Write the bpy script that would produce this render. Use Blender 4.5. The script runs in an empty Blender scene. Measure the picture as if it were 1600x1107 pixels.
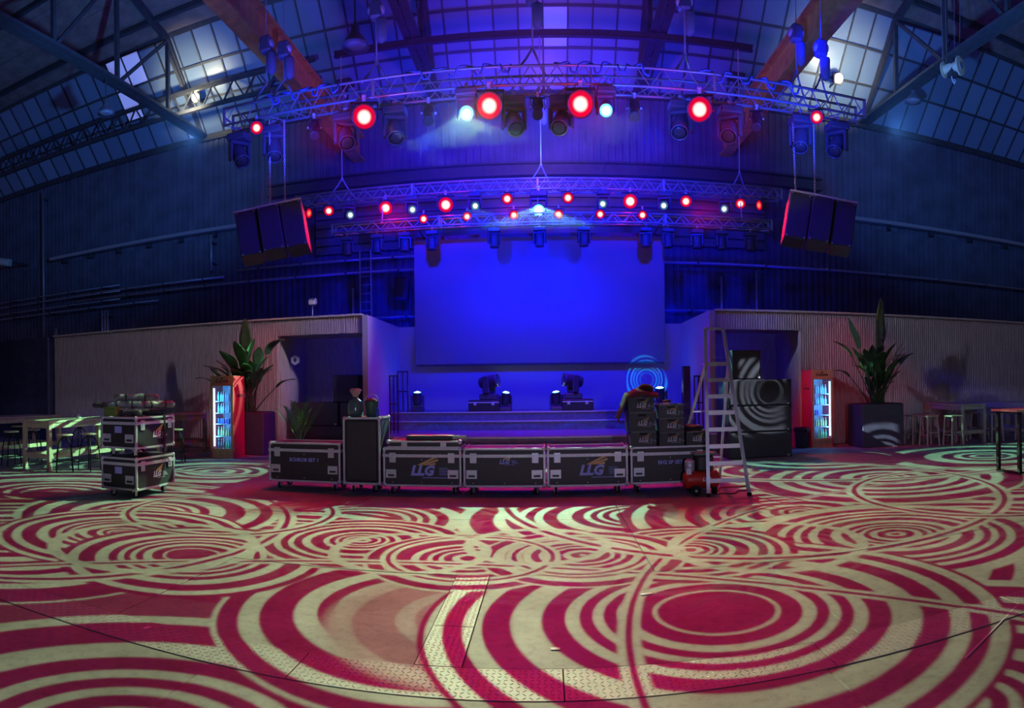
import bpy, math, random
from mathutils import Matrix, Vector, Euler
random.seed(7)
SC = bpy.context.scene
COL = SC.collection
PI = math.pi

# ------------------------------------------------------------------ camera
# the photograph is a cylindrical panorama (about 92 degrees wide), eye height 1.6 m
F, CX, CY, EYE = 1000.0, 855.0, 605.0, 1.6
cd = bpy.data.cameras.new('camera')
cam = bpy.data.objects.new('camera', cd)
COL.objects.link(cam)
cd.type = 'PANO'
cd.panorama_type = 'CENTRAL_CYLINDRICAL'
cd.central_cylindrical_range_u_min = (0 - CX) / F
cd.central_cylindrical_range_u_max = (1600 - CX) / F
cd.central_cylindrical_range_v_min = (CY - 1107) / F
cd.central_cylindrical_range_v_max = CY / F
cd.central_cylindrical_radius = 1.0
cd.clip_end = 200
ROLL = -0.0119
RM = Matrix(((math.cos(ROLL), -math.sin(ROLL), 0), (0, 0, -1), (math.sin(ROLL), math.cos(ROLL), 0)))
cam.matrix_world = Matrix.Translation((0, 0, EYE)) @ RM.to_4x4()
SC.camera = cam
RIGHT, UP, FWD = RM.col[0].copy(), RM.col[1].copy(), -RM.col[2]

def ray(x, y):
    t = (x - CX) / F
    return RIGHT * math.sin(t) + FWD * math.cos(t) + UP * ((CY - y) / F)
def at(x, y, Y):
    d = ray(x, y)
    return Vector((0, 0, EYE)) + d * (Y / d.y)
def fl(x, y, z=0.0):
    d = ray(x, y)
    return Vector((0, 0, EYE)) + d * ((z - EYE) / d.z)

# ------------------------------------------------------------------ world, exposure
W = bpy.data.worlds.new('hall_dark')
SC.world = W
W.use_nodes = True
W.node_tree.nodes['Background'].inputs[0].default_value = (0.19, 0.18, 0.42, 1)
W.node_tree.nodes['Background'].inputs[1].default_value = 0.145
SC.view_settings.view_transform = 'Standard'
SC.view_settings.look = 'None'
SC.view_settings.gamma = 1.0
SC.view_settings.use_curve_mapping = False
SC.view_settings.exposure = 0.45
SC.cycles.max_bounces = 5
SC.cycles.diffuse_bounces = 3
SC.cycles.glossy_bounces = 2
SC.cycles.transmission_bounces = 4
SC.cycles.volume_bounces = 0

# ------------------------------------------------------------------ lights
FT_Y, FT_Z0, FT_Z1 = 12.0, 7.16, 7.56        # front truss
BT_Y, BT_Z0, BT_Z1 = 18.0, 7.10, 7.45        # truss over the stage
LT_Y, LT_Z0, LT_Z1 = 17.5, 6.05, 6.35        # low truss in front of the screen
MINT = (0.40, 1.0, 0.50)
RED = (1.0, 0.0, 0.012)
BLUE = (0.0, 0.005, 1.0)

def spot(name, loc, target, energy, color, angle, blend=0.6, radius=0.06):
    L = bpy.data.lights.new(name, 'SPOT')
    L.energy = energy; L.color = color; L.spot_size = math.radians(angle); L.spot_blend = blend
    L.shadow_soft_size = radius
    o = bpy.data.objects.new(name, L)
    o.location = loc
    o.rotation_euler = (Vector(target) - Vector(loc)).to_track_quat('-Z', 'Y').to_euler()
    COL.objects.link(o)
    return o
def point(name, loc, energy, color, radius=0.15):
    L = bpy.data.lights.new(name, 'POINT')
    L.energy = energy; L.color = color; L.shadow_soft_size = radius
    o = bpy.data.objects.new(name, L); o.location = loc
    COL.objects.link(o)
    return o

# ---- gobo pattern: overlapping fans of concentric arcs cut into the projectors' glass
def fxy(x, y):
    p = fl(x, y); return (p.x, p.y)
DISCS = []   # cx, cy, radius, wavelength, phase, threshold
def disc(x, y, R, lam, ph=0.0, th=0.0, con=1.0):
    p = fxy(x, y); k = min(2.5, max(1.0, (math.hypot(*p) / 7.2) ** 1.5))     # far fans come from steeper-zoomed heads: coarser rings
    DISCS.append((*p, R * min(1.3, k ** .4), lam * k, ph, th, con))
for dd in [
    (30, 735, 3.2, .5, 1.3, .1), (210, 728, 2.6, .42, 2.3, .1), (1470, 735, 3.0, .5, .2, .1), (600, 745, 2.6, .4, .1, .1), (1080, 745, 2.6, .4, 1.1, .1), (1590, 705, 2.6, .5, 4.1, .1),
    (90, 770, 2.6, .42, 0, .1), (420, 742, 2.0, .36, 1, .1), (1200, 735, 2.2, .34, 2, .0), (1590, 760, 3.0, .44, .6, .1),
    (760, 800, 2.4, .34, .4, .05), (560, 812, 2.0, .30, 2.2, .0), (1010, 805, 2.2, .33, 4, .05), (1250, 800, 2.1, .36, 1.2, .0),
    (20, 835, 2.4, .40, 2, .15), (1500, 860, 2.6, .38, 5, .15), (1290, 880, 1.9, .32, 3, .15), (420, 850, 1.9, .34, .3, .15),
    (340, 737, 1.7, .30, .2, .0), (1385, 746, 1.9, .32, .9, .0), (1540, 713, 2.0, .36, 3.3, .05), (1270, 716, 1.6, .34, 0, .1),
    (230, 800, 1.6, .34, 4, -.1), (1400, 835, 1.6, .27, 4.4, -.05), (640, 1090, 1.5, .40, 1.0, .1), (190, 1180, 1.75, .46, 2.0, .1), (1500, 1100, 2.0, .42, 2.6, .1),
    (690, 950, 1.65, .36, .8, .05), (760, 965, 1.12, .42, .8, .1, .28), (187, 832, 1.45, .26, .9, .0), (300, 868, 1.3, .24, 4.6, -.05), (1120, 955, 2.05, .36, 4.3, .0),
    (566, 845, 1.1, .23, 4.6, .1), (1078, 860, 1.05, .22, 4.4, .1), (733, 873, 1.0, .25, 2.4, .15), (910, 868, 1.0, .24, 1.5, .15),
    (1120, 955, .42, 9, 0, 2.0), (300, 868, .26, 9, 0, 2.0),
]:
    disc(*dd)
ARCS = []    # thin rails that cross the fans: cx, cy, radius, half width
for (x, y, R, w) in [(330, 1500, 4.2, .075), (1900, 830, 5.4, .07), (1290, 690, 7.2, .075), (500, 700, 5.8, .08), (905, 868, .62, .07),
                     (735, 870, .78, .07), (1180, 770, 3.6, .09), (1560, 760, 2.2, .09), (80, 800, 3.1, .09), (360, 800, 1.35, .085),
                     (840, 852, .70, .05), (640, 862, .75, .05), (1200, 850, .95, .055), (240, 850, 1.05, .06)]:
    p = fxy(x, y); ARCS.append((*p, R, w * min(2.0, max(1.0, math.hypot(*p) / 7.5))))

def build_pattern_group(name, discs, arcs):
    g = bpy.data.node_groups.new(name, 'ShaderNodeTree')
    g.interface.new_socket('Point', in_out='INPUT', socket_type='NodeSocketVector')
    g.interface.new_socket('Value', in_out='OUTPUT', socket_type='NodeSocketFloat')
    N, K = g.nodes, g.links
    gi, go = N.new('NodeGroupInput'), N.new('NodeGroupOutput')
    def M(op, *a):
        n = N.new('ShaderNodeMath'); n.operation = op
        for i, v in enumerate(a):
            if isinstance(v, (int, float)): n.inputs[i].default_value = v
            else: K.new(v, n.inputs[i])
        return n.outputs[0]
    def DIST(c):
        n = N.new('ShaderNodeVectorMath'); n.operation = 'DISTANCE'
        K.new(gi.outputs[0], n.inputs[0]); n.inputs[1].default_value = (c[0], c[1], 0)
        return n.outputs['Value']
    def SMOOTH(v, a, b):
        n = N.new('ShaderNodeMapRange'); n.interpolation_type = 'SMOOTHSTEP'
        K.new(v, n.inputs[0]); n.inputs[1].default_value = a; n.inputs[2].default_value = b
        return n.outputs[0]
    def MIX(f, a, b):
        n = N.new('ShaderNodeMix'); n.data_type = 'FLOAT'
        K.new(f, n.inputs[0])
        for i, v in ((2, a), (3, b)):
            if isinstance(v, (int, float)): n.inputs[i].default_value = v
            else: K.new(v, n.inputs[i])
        return n.outputs[0]
    val = 0.05
    for (cx, cy, R, lam, ph, th, con) in discs:
        d = DIST((cx, cy))
        c = .6 * R
        lg = M('LOGARITHM', M('ADD', d, c), math.e)
        a = M('MULTIPLY_ADD', lg, 2 * PI * (R + c) / lam, ph)
        b = M('SINE', M('MULTIPLY', a, 0.27))
        s = M('SINE', M('MULTIPLY_ADD', b, 1.5, a))
        v = SMOOTH(s, th - .08, th + .32)
        if con < 1: v = M('MULTIPLY_ADD', v, con, .42 * (1 - con))
        ins = SMOOTH(d, R + (.015 if con == 1 else .1), R - (.015 if con == 1 else .1))
        val = MIX(ins, val, v)
    for (cx, cy, R, w) in arcs:
        e = M('ABSOLUTE', M('SUBTRACT', DIST((cx, cy)), R))
        val = MIX(SMOOTH(e, w + .02, w - .01), val, SMOOTH(e, w * .22, w * .42) if w > .065 else 1.0)
    K.new(val, go.inputs[0])
    return g
near = lambda L: [d for d in L if d[1] - d[2] < 8.4]
far = lambda L: [d for d in L if d[1] + d[2] > 6.8]
P_NEAR = build_pattern_group('arc_fan_gobo_near', near(DISCS), near(ARCS))
P_FAR = build_pattern_group('arc_fan_gobo_far', far(DISCS), far(ARCS))
P_SMALL = build_pattern_group('arc_fan_gobo_small', [d for d in DISCS if d[1] < 5.6 and abs(d[0]) < 4][-7:], [])

def gobo(name, loc, target, energy, color, angle, plane, offset=(0, 0), scale=1.0, fade=None, base=0.0, radius=0.012, hole=None, comp=0.0, pattern=None):
    """plane 'floor': the glass is cut so that its arcs stand on the floor; plane 'wall': on an upright plane at Y = plane[1]."""
    o = spot(name, loc, target, energy, color, angle, 0.12, radius)
    L = o.data
    L.use_nodes = True
    nt = L.node_tree
    em = nt.nodes['Emission']
    geo = nt.nodes.new('ShaderNodeNewGeometry')
    sp = nt.nodes.new('ShaderNodeSeparateXYZ')
    nt.links.new(geo.outputs['Incoming'], sp.inputs[0])
    def M(op, *a):
        n = nt.nodes.new('ShaderNodeMath'); n.operation = op
        for i, v in enumerate(a):
            if isinstance(v, (int, float)): n.inputs[i].default_value = v
            else: nt.links.new(v, n.inputs[i])
        return n.outputs[0]
    X, Y, Z = sp.outputs[0], sp.outputs[1], sp.outputs[2]
    if plane == 'floor':
        u = M('MULTIPLY_ADD', M('DIVIDE', X, Z), -loc[2], loc[0])
        v = M('MULTIPLY_ADD', M('DIVIDE', Y, Z), -loc[2], loc[1])
    elif plane[0] == 'xwall':
        k = plane[1] - loc[0]
        u = M('MULTIPLY_ADD', M('DIVIDE', Y, X), k, loc[1])
        v = M('MULTIPLY_ADD', M('DIVIDE', Z, X), k, loc[2])
    else:
        k = plane[1] - loc[1]
        u = M('MULTIPLY_ADD', M('DIVIDE', X, Y), k, loc[0])
        v = M('MULTIPLY_ADD', M('DIVIDE', Z, Y), k, loc[2])
    cb = nt.nodes.new('ShaderNodeCombineXYZ')
    nt.links.new(M('MULTIPLY_ADD', u, scale, offset[0]), cb.inputs[0])
    nt.links.new(M('MULTIPLY_ADD', v, scale, offset[1]), cb.inputs[1])
    gn = nt.nodes.new('ShaderNodeGroup'); gn.node_tree = pattern or P_SMALL
    nt.links.new(cb.outputs[0], gn.inputs[0])
    val = gn.outputs[0]
    if base: val = M('MULTIPLY_ADD', val, 1 - base, base)
    for f in (fade or []):
        n = nt.nodes.new('ShaderNodeMapRange'); n.interpolation_type = 'SMOOTHSTEP'
        nt.links.new(v if f[0] == 'v' else u, n.inputs[0])
        n.inputs[1].default_value = f[1]; n.inputs[2].default_value = f[2]
        val = M('MULTIPLY', val, n.outputs[0])
    if comp:   # the lens evens out the throw over a slanted floor
        d2 = M('ADD', M('POWER', M('SUBTRACT', u, loc[0]), 2.0), M('ADD', M('POWER', M('SUBTRACT', v, loc[1]), 2.0), loc[2] ** 2))
        val = M('MULTIPLY', val, M('MINIMUM', M('POWER', M('DIVIDE', d2, comp ** 2), 1.5), 2.6))
    if hole:
        ins = 1.0
        for q, lo_, hi_ in ((u, hole[0], hole[1]), (v, hole[2], hole[3])):
            k_ = M('MULTIPLY', M('GREATER_THAN', q, lo_), M('LESS_THAN', q, hi_))
            ins = k_ if ins == 1.0 else M('MULTIPLY', ins, k_)
        val = M('MULTIPLY', val, M('SUBTRACT', 1.0, ins))
    nt.links.new(val, em.inputs['Strength'])
    return o

gobo('gobo_light', (-1.42, FT_Y - .65, 6.50), (0, 4.6, 0), 3300, MINT, 120, 'floor', fade=[('v', 8.3, 6.9)], pattern=P_NEAR)
gobo('gobo_light', (1.16, FT_Y - .65, 6.50), (0, 4.6, 0), 300, MINT, 120, 'floor', (-.62, .78), .93, fade=[('v', 8.3, 6.9), ('v', 4.3, 5.3)], pattern=P_NEAR)
gobo('gobo_light', (-.18, BT_Y - .75, 6.50), (0, 8.5, 0), 7000, (.34, 1.0, .56), 125, 'floor', fade=[('v', 6.9, 8.3), ('v', 13.3, 12.2), ('u', -12.9, -11.9), ('u', 12.2, 11.4)], hole=(-5.2, 2.9, 8.62, 11.0), comp=11.5, pattern=P_FAR)
gobo('gobo_light', (-1.9, BT_Y - .75, 6.50), (0, 8.5, 0), 600, (.34, 1.0, .60), 125, 'floor', (.9, -.7), .9, fade=[('v', 6.9, 8.3), ('v', 13.3, 12.2), ('u', -12.9, -11.9), ('u', 12.2, 11.4)], hole=(-5.2, 2.9, 8.62, 11.0), comp=11.5, pattern=P_FAR)
gobo('gobo_light', (1.15, FT_Y + .6, 6.5), (0.4, 17, 1), 1100, (0.0, .08, 1.0), 60, ('wall', 17.3), (0, 6.0), 1.0, fade=[('v', 3.25, 3.05)])
gobo('gobo_light', (1.6, FT_Y + .6, 6.5), (2.95, 18.8, 1.75), 2200, (0.0, .45, 1.0), 9, ('wall', 18.8), (-5.3, .3), 2.2)
gobo('gobo_light', (-3.0, 11.3, 6.5), (4.45, 13.1, 1.55), 24000, (.75, .85, 1.0), 17, ('wall', 13.1), (-6.2, 1.9), 1.6, fade=[('u', 3.6, 3.7), ('u', 5.0, 4.85), ('v', .55, .75), ('v', 2.45, 2.36)])
gobo('gobo_light', (1.5, 12.7, 7.0), (6.3, 15.0, 10.2), 1300, (.05, 1.0, .40), 100, ('xwall', 6.33), (-14.2, -6.0), 1.4, fade=[('v', 9.74, 9.82), ('v', 10.66, 10.58), ('u', 9.0, 11.5), ('u', 21.5, 19.0)])
gobo('gobo_light', (-1.5, 10.9, 7.0), (6.3, 9.5, 10.2), 1500, (.75, .9, .03), 100, ('xwall', 6.33), (-9.2, -6.0), 1.0, fade=[('v', 9.74, 9.82), ('v', 10.66, 10.58), ('u', 8.0, 8.6), ('u', 11.0, 10.0)])
gobo('gobo_light', (1.5, 10.9, 7.0), (-6.5, 9.5, 10.2), 1500, (.75, .9, .03), 100, ('xwall', -6.53), (-9.2, -6.0), 1.0, fade=[('v', 9.70, 9.74), ('v', 10.66, 10.58), ('u', 7.4, 8.0), ('u', 9.9, 9.3)])
# added fill spot behind the camera, masked down to the row of cases
gobo('added_front_fill', (.5, -4.5, 1.75), (-.8, 9.5, .7), 600, (.62, .60, 1.0), 82, ('wall', 9.5), fade=[('v', 1.55, 1.42), ('v', .02, .12)], base=.999, radius=.15)

# red washes on the floor
for (p, t, e, a) in [((-4.0, BT_Y - .75, 6.6), (-3.6, 9.0, 0), 850, 66), ((4.2, BT_Y - .75, 6.6), (4.2, 9.0, 0), 850, 66),
                     ((-1.05, FT_Y - .8, 6.6), (-1.9, 4.0, 0), 600, 78), ((.68, FT_Y - .8, 6.6), (2.2, 4.0, 0), 600, 78),
                     ((-3.5, FT_Y - .8, 6.6), (-6.2, 6.0, 0), 470, 70), ((2.95, FT_Y - .8, 6.6), (6.6, 6.0, 0), 470, 70),
                     ((-.95, BT_Y - .75, 6.6), (0, 10.0, 0), 600, 60),
                     ((-2.4, FT_Y - .8, 6.4), (-7.1, 13.9, 1.05), 900, 16), ((2.2, FT_Y - .8, 6.4), (6.4, 15.0, 1.1), 700, 15),
                     ((-5.9, 12.9, 6.6), (-7.0, 14.3, 3.1), 230, 40), ((5.9, 12.9, 6.6), (7.4, 14.1, 3.1), 230, 40)]:
    spot('red_wash_light', p, t, e, RED, a, 0.9, .18)
    # red spill that turns the wings and the apron magenta
for (p, t, e, a) in [((2.6, FT_Y + .6, 6.6), (-4.4, 15.7, 1.4), 420, 26), ((-2.8, FT_Y + .6, 6.6), (4.0, 15.7, 1.4), 240, 26), ((-.2, 16.7, 5.7), (-.2, 15.2, .4), 260, 84)]:
    spot('red_wash_light', p, t, e, RED, a, 0.9, .18)
# pale white washes on the slat walls at both sides
for o_ in (gobo('white_wash_light', (2.0, FT_Y - .8, 6.5), (-9.6, 15.5, 2.4), 1700, (.72, .66, .95), 36, ('wall', 15.5), fade=[('v', .0, .5)], base=.999, radius=.1),
           gobo('white_wash_light', (-2.0, FT_Y - .8, 6.5), (11.0, 15.2, 2.4), 1400, (.46, .52, .95), 36, ('wall', 15.2), fade=[('v', .0, .5)], base=.999, radius=.1)):
    o_.data.spot_blend = .8
# glow of the big red lenses in the haze
for x_, y_, z_, e_ in [(-3.45, 11.3, 6.72, 9), (-1.02, 11.3, 6.72, 11), (.68, 11.3, 6.72, 11), (2.95, 11.3, 6.72, 9), (-2.8, 17.3, 6.6, 8), (2.4, 17.3, 6.6, 8), (-4.5, 17.3, 6.6, 6)]:
    point('red_lens_light', (x_, y_, z_), e_, (1.0, 0.0, .05), .08)
# blue washes: stage, screen, back wall, roof; some are added fills without a fixture
for (p, t, e, a) in [((-2.4, FT_Y + .6, 6.6), (-2.5, 18.5, 7.3), 3900, 84), ((2.2, FT_Y + .6, 6.6), (2.1, 18.5, 7.2), 2900, 84),
                     ((-2.6, 20.4, .6), (-2.0, 21.6, 9.0), 1500, 80), ((2.6, 20.4, .6), (2.0, 21.6, 9.0), 1500, 80),  # added unseen uplights behind the stage wall, to brighten the back wall
                     ((0, FT_Y + .6, 7.9), (0, 21, 12.5), 120, 140), ((2.0, 16.3, 5.6), (-4.4, 17.0, 1.6), 620, 52), ((-2.4, 16.3, 5.6), (4.0, 17.0, 1.6), 480, 52), ((-.2, 15.6, 5.7), (-.2, 18.6, 1.6), 1700, 110),
                     ((-2.2, 18.9, 8.0), (-1.8, 21.9, 9.6), 130, 110), ((2.2, 18.9, 8.0), (1.8, 21.9, 9.6), 130, 110),  # added fills behind the stage truss for the back wall
                     ((-3.0, FT_Y + .6, 6.6), (-5.9, 17.4, 1.6), 260, 34), ((3.6, FT_Y + .6, 6.6), (5.6, 17.4, 1.8), 240, 34),
                     ((-5.0, 15.85, 2.9), (-6.1, 17.6, 1.6), 26, 110), ((4.7, 15.85, 2.85), (5.7, 17.6, 1.7), 26, 110),  # added under the soffits, standing in for bounced blue in the openings
                     ((-6.0, 20.2, .6), (-6.3, 22, 5.2), 420, 120), ((5.8, 20.2, .6), (6.1, 22, 5.2), 360, 120),  # more added uplights hidden behind the stage, for the wall beside the screen
                     ((-1.5, 10.4, 6.0), (-5.6, 11.8, 4.5), 900, 26), ((1.5, 10.4, 6.0), (5.5, 11.8, 4.6), 800, 26),  # added mid-air fills for the two speaker clusters
                     ((4.2, 10.9, 7.9), (11.9, 16.5, 11.7), 700, 34)]:
    spot('blue_wash_and_fill', p, t, e, BLUE, a, 0.8, 0.12)
# added teal-blue spots past the truss ends, tinting the roof glazing at both sides
for sg in (-1, 1):
    spot('blue_wash_and_fill', (sg * 7.0, 11.5, 6.9), (sg * 16.5, 20.5, 15.0), 5200, (.04, .15, .46), 90, .8, .15)
# added lamps without fixtures, for the blue cast on rig, hoists and roof
for p, e in [((-4.8, 10.9, 6.2), 260), ((-1.9, 10.9, 6.2), 220), ((1.9, 10.9, 6.2), 220), ((4.8, 10.9, 6.2), 260), ((-4, 14.5, 7.0), 90), ((4, 14.5, 7.0), 90)]:
    spot('added_blue_fill', p, (p[0], p[1] + 1.0, p[2] + 1.6), e, (.01, .05, 1.0), 150, .5, .15)
point('added_blue_fill', (0, 16.9, 8.6), 260, (.01, .05, 1.0), .2)
spot('added_purple_fill', (0, 18.9, 8.2), (0, 21.9, 9.8), 150, (.85, .30, .9), 130, .7, .3)  # added purple fill for the back wall
spot('added_purple_fill', (0, 13.0, 8.0), (0, 17.5, 14.0), 620, (.55, .08, .9), 150, .6, .3)  # added purple fill, in place of mixed red and blue bounce on the roof

# ------------------------------------------------------------------ materials
MATS = {}
def mat(name, col, rough=.6, metal=0.0, nscale=0, namt=0.0, bump=0.0, emit=None, estr=0.0, alpha=None, spec=None, trans=0.0):
    if name in MATS: return MATS[name]
    m = bpy.data.materials.new(name); m.use_nodes = True
    nt = m.node_tree; b = nt.nodes['Principled BSDF']
    b.inputs['Base Color'].default_value = (*col, 1)
    b.inputs['Roughness'].default_value = rough
    b.inputs['Metallic'].default_value = metal
    if spec is not None: b.inputs['Specular IOR Level'].default_value = spec
    if trans: b.inputs['Transmission Weight'].default_value = trans
    if alpha is not None: b.inputs['Alpha'].default_value = alpha
    if emit: b.inputs['Emission Color'].default_value = (*emit, 1); b.inputs['Emission Strength'].default_value = estr
    if nscale:
        tc = nt.nodes.new('ShaderNodeTexCoord')
        no = nt.nodes.new('ShaderNodeTexNoise'); no.inputs['Scale'].default_value = nscale; no.inputs['Detail'].default_value = 5
        nt.links.new(tc.outputs['Object'], no.inputs['Vector'])
        if namt:
            mr = nt.nodes.new('ShaderNodeMapRange'); mr.inputs[1].default_value = .3; mr.inputs[2].default_value = .7
            mr.inputs[3].default_value = 1 - namt; mr.inputs[4].default_value = 1 + namt
            nt.links.new(no.outputs['Fac'], mr.inputs[0])
            mx = nt.nodes.new('ShaderNodeVectorMath'); mx.operation = 'SCALE'; mx.inputs[0].default_value = col
            nt.links.new(mr.outputs[0], mx.inputs['Scale']); nt.links.new(mx.outputs[0], b.inputs['Base Color'])
        if bump:
            bp = nt.nodes.new('ShaderNodeBump'); bp.inputs['Strength'].default_value = bump; bp.inputs['Distance'].default_value = .02
            nt.links.new(no.outputs['Fac'], bp.inputs['Height']); nt.links.new(bp.outputs[0], b.inputs['Normal'])
    if estr:
        m.cycles.emission_sampling = 'NONE'
    MATS[name] = m
    return m

def lens_mat(name, core, rim, s_core, s_rim, r):
    """a lit lens seen end on: hot middle and coloured rim (local distance from the optical axis, axis = local Z)"""
    if name in MATS: return MATS[name]
    m = bpy.data.materials.new(name); m.use_nodes = True
    nt = m.node_tree; nt.nodes.clear()
    out = nt.nodes.new('ShaderNodeOutputMaterial'); em = nt.nodes.new('ShaderNodeEmission')
    tc = nt.nodes.new('ShaderNodeTexCoord'); sx = nt.nodes.new('ShaderNodeSeparateXYZ'); cb = nt.nodes.new('ShaderNodeCombineXYZ')
    ln = nt.nodes.new('ShaderNodeVectorMath'); ln.operation = 'LENGTH'
    nt.links.new(tc.outputs['Object'], sx.inputs[0]); nt.links.new(sx.outputs[0], cb.inputs[0]); nt.links.new(sx.outputs[1], cb.inputs[1])
    nt.links.new(cb.outputs[0], ln.inputs[0])
    rp = nt.nodes.new('ShaderNodeValToRGB'); mr = nt.nodes.new('ShaderNodeMapRange'); mr.inputs[2].default_value = r
    nt.links.new(ln.outputs['Value'], mr.inputs[0]); nt.links.new(mr.outputs[0], rp.inputs[0])
    e = rp.color_ramp.elements
    e[0].position = .24; e[0].color = (*[c * s_core for c in core], 1)
    e[1].position = 1.0; e[1].color = (*[c * s_rim for c in rim], 1)
    k = e.new(.66); k.color = (*[c * s_rim * 1.2 for c in rim], 1)
    nt.links.new(rp.outputs[0], em.inputs[0]); nt.links.new(em.outputs[0], out.inputs[0])
    m.cycles.emission_sampling = 'NONE'
    MATS[name] = m
    return m

def concrete_mat():
    m = bpy.data.materials.new('worn_concrete'); m.use_nodes = True
    nt = m.node_tree; b = nt.nodes['Principled BSDF']
    geo = nt.nodes.new('ShaderNodeNewGeometry')
    def noise(s, d=6, r=.6):
        n = nt.nodes.new('ShaderNodeTexNoise'); n.inputs['Scale'].default_value = s; n.inputs['Detail'].default_value = d; n.inputs['Roughness'].default_value = r
        nt.links.new(geo.outputs['Position'], n.inputs['Vector']); return n.outputs['Fac']
    r1 = nt.nodes.new('ShaderNodeValToRGB'); nt.links.new(noise(.9), r1.inputs[0])
    r1.color_ramp.elements[0].position = .35; r1.color_ramp.elements[0].color = (.22, .215, .20, 1)
    r1.color_ramp.elements[1].position = .68; r1.color_ramp.elements[1].color = (.40, .395, .375, 1)
    r2 = nt.nodes.new('ShaderNodeValToRGB'); nt.links.new(noise(14, 8, .7), r2.inputs[0])
    r2.color_ramp.elements[0].position = .36; r2.color_ramp.elements[0].color = (.62, .62, .62, 1)
    r2.color_ramp.elements[1].position = .52; r2.color_ramp.elements[1].color = (1, 1, 1, 1)
    mx = nt.nodes.new('ShaderNodeMix'); mx.data_type = 'RGBA'; mx.blend_type = 'MULTIPLY'; mx.inputs[0].default_value = .6
    nt.links.new(r1.outputs[0], mx.inputs[6]); nt.links.new(r2.outputs[0], mx.inputs[7]); nt.links.new(mx.outputs[2], b.inputs['Base Color'])
    rr = nt.nodes.new('ShaderNodeMapRange'); rr.inputs[3].default_value = .45; rr.inputs[4].default_value = .72
    nt.links.new(noise(2.2), rr.inputs[0]); nt.links.new(rr.outputs[0], b.inputs['Roughness'])
    bp = nt.nodes.new('ShaderNodeBump'); bp.inputs['Strength'].default_value = .22; bp.inputs['Distance'].default_value = .01
    nt.links.new(noise(26, 6), bp.inputs['Height']); nt.links.new(bp.outputs[0], b.inputs['Normal'])
    b.inputs['Specular IOR Level'].default_value = .3
    MATS['worn_concrete'] = m
    return m

def wood_mat(name, c0, c1, scale=3.0, rough=.55, axis=(1, 1, .12)):
    if name in MATS: return MATS[name]
    m = bpy.data.materials.new(name); m.use_nodes = True
    nt = m.node_tree; b = nt.nodes['Principled BSDF']; b.inputs['Roughness'].default_value = rough
    tc = nt.nodes.new('ShaderNodeTexCoord'); mp = nt.nodes.new('ShaderNodeMapping'); mp.inputs['Scale'].default_value = axis
    no = nt.nodes.new('ShaderNodeTexNoise'); no.inputs['Scale'].default_value = scale * 8; no.inputs['Detail'].default_value = 4
    rp = nt.nodes.new('ShaderNodeValToRGB')
    rp.color_ramp.elements[0].position = .3; rp.color_ramp.elements[0].color = (*c0, 1)
    rp.color_ramp.elements[1].position = .7; rp.color_ramp.elements[1].color = (*c1, 1)
    nt.links.new(tc.outputs['Object'], mp.inputs[0]); nt.links.new(mp.outputs[0], no.inputs['Vector'])
    nt.links.new(no.outputs['Fac'], rp.inputs[0]); nt.links.new(rp.outputs[0], b.inputs['Base Color'])
    MATS[name] = m
    return m

def pane_mat(name, c0, c1):
    """milky roof glass, each pane a little different"""
    m = bpy.data.materials.new(name); m.use_nodes = True
    nt = m.node_tree; b = nt.nodes['Principled BSDF']; b.inputs['Roughness'].default_value = .35
    oi = nt.nodes.new('ShaderNodeObjectInfo'); rp = nt.nodes.new('ShaderNodeValToRGB')
    rp.color_ramp.elements[0].color = (*c0, 1); rp.color_ramp.elements[1].color = (*c1, 1)
    nt.links.new(oi.outputs['Random'], rp.inputs[0]); nt.links.new(rp.outputs[0], b.inputs['Base Color'])
    MATS[name] = m
    return m

M_CONC = concrete_mat()
M_STEEL = mat('tread_steel', (.36, .36, .35), .62, .3, 9, .12, .05)
M_LUG = mat('tread_lug_steel', (.50, .50, .48), .5, .4)
M_GAP = mat('joint_dirt', (.03, .028, .025), .9)
M_SLAT = wood_mat('slat_wood', (.36, .30, .27), (.50, .43, .39))
M_NAVY = mat('navy_curtain', (.030, .035, .075), .9, 0, 5, .2)
M_DARKWALL = mat('dark_cladding', (.085, .085, .13), .75, 0, 1.2, .3)
M_ROOF = mat('roof_boards', (.19, .14, .13), .85, 0, 2, .3)
M_BEAM = mat('dark_steel', (.05, .05, .062), .55, .2, 6, .2)
M_PIPE = mat('zinc_pipe', (.32, .34, .40), .4, .5)
M_ORANGE = mat('crane_yellow_paint', (.56, .32, .07), .55, 0, 4, .25)
M_PANE = pane_mat('milky_roof_glass', (.12, .18, .28), (.19, .26, .38))
M_STAGEWALL = mat('white_stage_wall', (.36, .36, .42), .7)
M_STAGE = mat('stage_deck', (.20, .20, .23), .45, 0, 8, .2)
M_EDGE = mat('aluminium_edge', (.58, .58, .60), .42, .25, 20, .1)
M_CASE = mat('black_case_ply', (.028, .024, .026), .5, 0, 30, .15, .05)
M_BLACK = mat('black_plastic', (.026, .026, .03), .45)
M_RUB = mat('black_rubber', (.012, .012, .013), .8)
M_CHROME = mat('zinc_plate', (.60, .60, .64), .35, .4)
M_WHITE = mat('white_print', (.75, .75, .80), .6)
M_GOLD = mat('gold_print', (.62, .40, .16), .5)
M_LOGOBLUE = mat('blue_print', (.34, .38, .85), .6)
M_ALU = mat('ladder_aluminium', (.60, .61, .66), .35, .4)
M_TRUSS = mat('truss_aluminium', (.42, .43, .47), .38, .6)
M_SPK = mat('black_grille', (.04, .04, .045), .55, 0, 60, .2, .1)
M_LEAF = mat('leaf_green', (.055, .13, .045), .42, 0, 6, .25)
M_LEAF2 = mat('dark_leaf_green', (.03, .085, .035), .4, 0, 6, .25)
M_STEM = mat('plant_stem', (.07, .10, .04), .6)
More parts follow.
